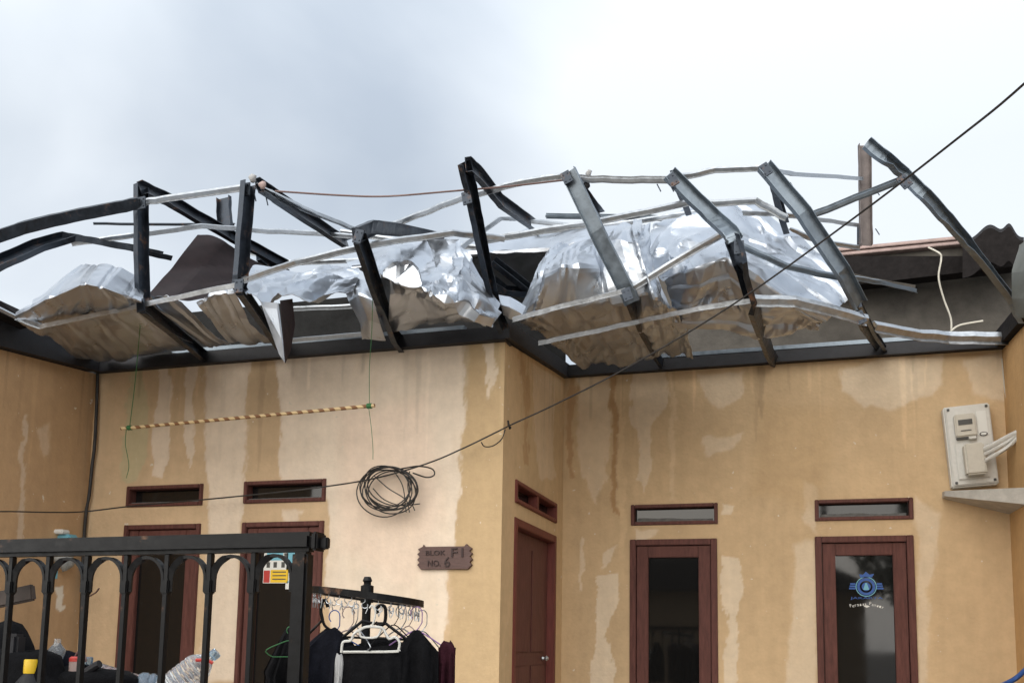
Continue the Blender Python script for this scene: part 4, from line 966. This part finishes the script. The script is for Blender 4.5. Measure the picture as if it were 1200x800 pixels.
bottle(adepth(110, 793, 3.95), RGT*.95+np.array([0, 0, -.28]), .30, .065, 'clear ribbed bottle lying on its side left of the door bar', m_petb, m_pet)
bottle(adepth(160, 806, 3.85), RGT*.8+np.array([0, .3, -.12]), .30, .068, 'pale blue labelled bottle lying at the foot of the door', m_petb, m_petb, m_paper)
rb = bottle(adepth(192, 812, 3.75), RGT*.72+np.array([0, .1, .62]), .235, .06, 'clear bottle tilted up with a red ribbon round its neck', m_petb, m_pet)
c = adepth(236, 773, 3.72); q = G(); q.tube([c+RGT*t*.001 + UPV*.0 for t in (-22, -12, 0)]+[c+RGT*.03-UPV*.004, c+RGT*.045-UPV*.012], .007, 6); q.obj('ribbon', m_red, rb)

# ------------------------------------------------------------------ round clothes airer with garments
RC = adepth(430, 699, 4.1)
airer = thing('clothes_airer', 'black round clothes airer on a centre pole by the gate', 'clothes airer', (RC[0], RC[1], 0))
ex, ey, ez = RGT, nrm(np.array([FWD[0], FWD[1], 0])), np.array([0, 0, 1.])
tl = math.radians(-7.5); ax1 = ex*math.cos(tl)+ez*math.sin(tl)
def ringp(a_, r_, dz=0): return RC+ax1*r_*math.cos(a_)+ey*r_*math.sin(a_)+ez*dz
RR_ = .235
q = G(); q.add(*sweep([ringp(2*math.pi*k/40, RR_) for k in range(40)], [(-.016, -.014), (.016, -.014), (.016, .014), (-.016, .014)], (0, 0, 1), True)); q.obj('ring', m_iron, airer)
for k in range(4):
    a_ = .4+k*math.pi/2
    q = G(); q.tube([ringp(a_, .018, .006), ringp(a_, RR_-.02, .0)], .009, 6); q.obj('spoke', m_iron, airer)
q = G(); q.lathe((RC[0], RC[1], .003), [(.20, 0), (.2, .02), (.03, .04), (.02, .06), (.019, RC[2]-.03), (.028, RC[2]-.028), (.028, RC[2]+.045), (.016, RC[2]+.05), (.016, RC[2]+.06), (.021, RC[2]+.068), (.014, RC[2]+.085)], 16); q.obj('pole', m_iron, airer, smooth=40)
pts = [(.012*math.cos(t), .012*math.sin(t)) for t in np.linspace(2.6, 6.8, 9)]
def clip(a_):
    c_ = ringp(a_, RR_-.004, -.016); tdir = nrm(-ax1*math.sin(a_)+ey*math.cos(a_)); P = [c_+ez*.0, c_-ez*.012]
    P += [c_+tdir*x*1.1-ez*(.026-y) for x, y in pts]; P += [c_-ez*.04+tdir*.012, c_-ez*.06+tdir*.004]
    return P
q = G(); P0 = clip(0); q.tube(P0, .0022, 5); cl0 = q.obj('clip', m_galv, airer)
for k in range(1, 26):
    a_ = 2*math.pi*k/26; c = cl0.copy(); COL.objects.link(c); c.parent = airer
    d0 = ringp(0, RR_-.004, 0); d1 = ringp(a_, RR_-.004, 0); c.location = Vector(d1-d0)
    # keep each copy's wire square to the ring
    c.location = Vector(d1)-Vector(ORG[airer.name])-Matrix.Rotation(a_, 3, 'Z') @ (Vector(d0)-Vector(ORG[airer.name])); c.rotation_euler = (0, 0, a_)

def hanger(name, c, wd, m, r_, label, group=None, yaw=0., drop=.11, hook=.05, bar=True):
    d = ex*math.cos(yaw)+ey*math.sin(yaw); g_ = G(); c = np.array(c)
    hk = [c+d*(-.5*hook*math.cos(t))+ez*(hook*.55*math.sin(t)) for t in np.linspace(-.9, math.pi, 10)]+[c+d*hook*.5-ez*hook*.8, c+d*hook*.2-ez*hook*1.3, c-ez*hook*1.5]
    g_.tube(hk, r_*.8, 6)
    n0 = c-ez*hook*1.5; A = n0-d*wd/2-ez*drop; B = n0+d*wd/2-ez*drop
    g_.tube(catmull([A-ez*.02+d*.01, A, n0-d*wd*.18-ez*drop*.25, n0, n0+d*wd*.18-ez*drop*.25, B, B-ez*.02-d*.01], 4), r_, 6)
    if bar: g_.tube([A-ez*.02+d*.01, A-ez*.03+d*.03, B-ez*.03-d*.03, B-ez*.02-d*.01], r_, 6)
    o = g_.obj(name, m, loc=c, smooth=60); props(o, label, 'hanger', group); return o
HG = 'hangers on the round airer'
# white moulded hanger, with its notches
WD = 3.86
hw_ = [(400,764),(402,752),(411,750),(415,742),(421,738),(430,734),(447,735),(452,742),(456,748),(463,746),(468,752),(467,760),(462,763),(402,763.5)]
q = G(); q.tube(catmull([adepth(x, y, WD) for x, y in hw_], 4), .0058, 6)
q.tube(catmull([adepth(x, y, WD) for x, y in ((421,739),(424,746),(441,746),(447,737))], 4), .0048, 6)
q.tube(catmull([adepth(x, y, WD) for x, y in ((434,735),(438,728),(440,716),(436,709),(433,712))], 4), .004, 6)
o = q.obj('clothes_hanger', m_white, loc=adepth(436, 750, WD), smooth=60); props(o, 'white plastic hanger carrying black trousers in the airer front', 'hanger', HG)
q = G(); BD = 3.92
q.tube(catmull([adepth(x, y, BD) for x, y in ((443,718),(441,713),(446,709),(451,711),(452,722),(450,730),(445,732),(440,729))], 5), .0075, 7)
q.tube([adepth(x, y, BD) for x, y in ((402,746),(425,727),(438,730),(452,730),(476,748))], .0065, 7)
q.tube([adepth(403, 746, BD), adepth(476, 749, BD)], .005, 6)
o = q.obj('clothes_hanger', m_iron, loc=adepth(446, 720, BD), smooth=60); props(o, 'thick black hanger with a broad hook, right of the pole', 'hanger', HG)
hk = [(378,726),(376,714),(378,704),(382,704),(384,711)]
q = G(); q.tube(catmull([adepth(x, y, 4.0) for x, y in hk], 5), .0075, 7); q.tube(catmull([adepth(x, y, 4.0) for x, y in ((378,726),(382,734),(398,744))], 4), .006, 6); q.tube(catmull([adepth(x, y, 4.0) for x, y in ((378,726),(372,732),(362,742))], 4), .006, 6)
o = q.obj('clothes_hanger', m_iron, loc=adepth(378, 718, 4.0), smooth=60); props(o, 'black hanger hooked at the left side of the airer', 'hanger', HG)
hanger('wire_hanger', adepth(488, 718, 4.0), .24, m_purple, .003, 'purple wire hanger at the right end of the airer', HG, yaw=.2, drop=.07, hook=.05)
hanger('wire_hanger', adepth(392, 722, 4.05), .26, m_blue, .003, 'blue wire hanger tangled at the left of the airer', HG, yaw=-.2, drop=.06)
hanger('wire_hanger', adepth(408, 718, 4.1), .22, m_cap, .003, 'pinkish wire hanger behind the pole', HG, yaw=.3, drop=.07)
hanger('wire_hanger', adepth(470, 716, 4.15), .24, m_galv, .003, 'bare bright wire hanger near the right rim', HG, yaw=-.3, drop=.08)
for k_, (x_, y_, d_, m_, yw, lb) in enumerate(((416,714,3.95,m_galv,-.8,'bare wire hanger left of the airer pole'),
    (462,713,3.95,m_iron,.7,'thin black wire hanger right of the airer pole'),(479,715,4.1,m_cap,-.5,'pinkish wire hanger near the right rim'),(495,721,4.12,m_galv,.5,'bare wire hanger at the far right rim'))):
    hanger('wire_hanger', adepth(x_, y_, d_), .23, m_, .0026, lb, HG, yaw=yw, drop=.08+.01*k_, hook=.045)
hanger('wire_hanger', adepth(340, 738, 4.1), .2, m_green, .0025, 'green wire hanger peeping left of the gate post', HG, yaw=.5, drop=.04, hook=.03)

def garment(name, c, wd, ht, m, label, cat, yaw=0., neck=.10, seed=1, th=.05, slope=.07, group='clothes drying on the round airer'):
    c = np.array(c); d = ex*math.cos(yaw)+ey*math.sin(yaw); e = np.cross(d, ez); R = []; n_ = 44; rs_ = np.random.RandomState(seed); ph = rs_.uniform(0, 6.28, 8)
    lev = [0, .015, .035, .06, slope, slope+.02, slope+.06, slope+.15, ht*.5, ht*.8, ht]
    for i, h in enumerate(lev):
        k = min(1, h/slope) if slope else 1; w_ = neck+(wd-neck)*k**.9 if h < slope+.001 else wd*(1-.04*math.sin(h*9+ph[0])); t_ = th*(.5+.6*min(1, h/.2)); row = []
        for j in range(n_):
            a_ = 2*math.pi*j/n_; f_ = 1+min(1, h/.12)*(.42*math.sin(7*a_+ph[1]+h*4)+.34*math.sin(11*a_+ph[2]-h*5)+.2*math.sin(17*a_+ph[4]+h*9))
            row.append(tuple(c+d*w_/2*math.copysign(abs(math.cos(a_))**.75, math.cos(a_))+e*t_*math.sin(a_)*f_-ez*(h+.012*math.sin(a_*2+ph[3]))))
        R.append(row)
    g_ = G(); g_.rings(R); o = g_.obj(name, m, loc=c, smooth=70); props(o, label, cat, group); return o
garment('hung_shirt', adepth(488, 741, 3.95), .19, .62, m_blk, 'black shirt hanging at the right of the airer', 'shirt', yaw=.15, seed=1, th=.05, neck=.05)
garment('hung_trousers', adepth(436, 759, 3.88), .25, .55, m_blk, 'black trousers folded over the white hanger', 'trousers', seed=2, th=.03, neck=.24, slope=.02)
garment('hung_jacket', adepth(388, 738, 3.98), .21, .62, m_navy, 'dark navy jacket bunched next to the gate post', 'jacket', yaw=-.2, seed=3, th=.06, neck=.06, slope=.06)
garment('hung_shirt', adepth(345, 736, 4.2), .25, .62, m_blk, 'black shirt hanging left of the gate post by the door', 'shirt', yaw=.1, seed=4, th=.06, neck=.06, slope=.2)
garment('hung_cloth', adepth(524, 753, 4.0), .075, .5, m_mar, 'maroon cloth at the far right of the airer', 'cloth', seed=5, th=.04, neck=.03, slope=.03)
garment('hung_cloth', adepth(398, 768, 3.87), .036, .16, m_wht, 'small white cloth between jacket and trousers', 'cloth', seed=6, th=.02, neck=.028, slope=.02)
garment('hung_shirt', adepth(448, 748, 4.1), .34, .6, m_blk, 'black shirt behind the thick black hanger', 'shirt', yaw=.3, seed=7, th=.05, neck=.05)

# ------------------------------------------------------------------ across the street (seen as reflections in the panes)
oh = thing('opposite_house', 'plain pale house across the street from the damaged one', 'house', (-4, -14, 0))
q = G(); q.box((-13, -20, 0), (2.2, -13, 3.4)); q.obj('wall', m_plain, oh)
q = G(); q.add([(-13.6, -20.6, 3.35), (2.8, -20.6, 3.35), (2.8, -12.4, 3.35), (-13.6, -12.4, 3.35), (-11, -16.5, 5.0), (.2, -16.5, 5.0)], [[0, 1, 5, 4], [2, 3, 4, 5], [1, 2, 5], [3, 0, 4], [3, 2, 1, 0]]); q.obj('roof', m_tile, oh)
up = thing('utility_pole', 'slim utility pole across the street', 'pole', (.9, -9.5, 0))
q = G(); q.lathe((.9, -9.5, 0), [(.11, 0), (.08, 8)], 12); q.obj('shaft', m_conc, up)
q = G(); q.box((.3, -9.56, 7.4), (1.5, -9.44, 7.5)); q.obj('crossarm', m_tile, up)
tr = thing('street_tree', 'dense green tree across the street', 'tree', (4.6, -12, 0))
q = G(); q.tube(catmull([(4.6, -12, 0), (4.7, -12.1, 1.5), (4.5, -12, 3), (4.7, -11.9, 5)], 4), .16, 8)
for k in range(6):
    a_ = k*1.05; q.tube([(4.6, -12, 2.4+.3*k), (4.6+1.3*math.cos(a_), -12+1.3*math.sin(a_), 3.5+.4*k)], .06, 6)
q.obj('trunk', m_bark, tr)
V = []; F = []; rs = np.random.RandomState(4)
for k in range(4200):
    d = rs.normal(size=3); d /= np.linalg.norm(d); rad = 2.3*rs.uniform(.35, 1)**.5*(1+.25*math.sin(d[0]*5+d[2]*4)); p = np.array([4.6, -12, 4.4])+d*rad*np.array([1, 1, .85])
    a_ = nrm(rs.normal(size=3))*.14; b_ = nrm(np.cross(a_, rs.normal(size=3)))*.09; n = len(V); V += [p-a_, p+b_, p+a_, p-b_]; F.append([n, n+1, n+2, n+3])
mesh('crown', V, F, m_grass, tr)
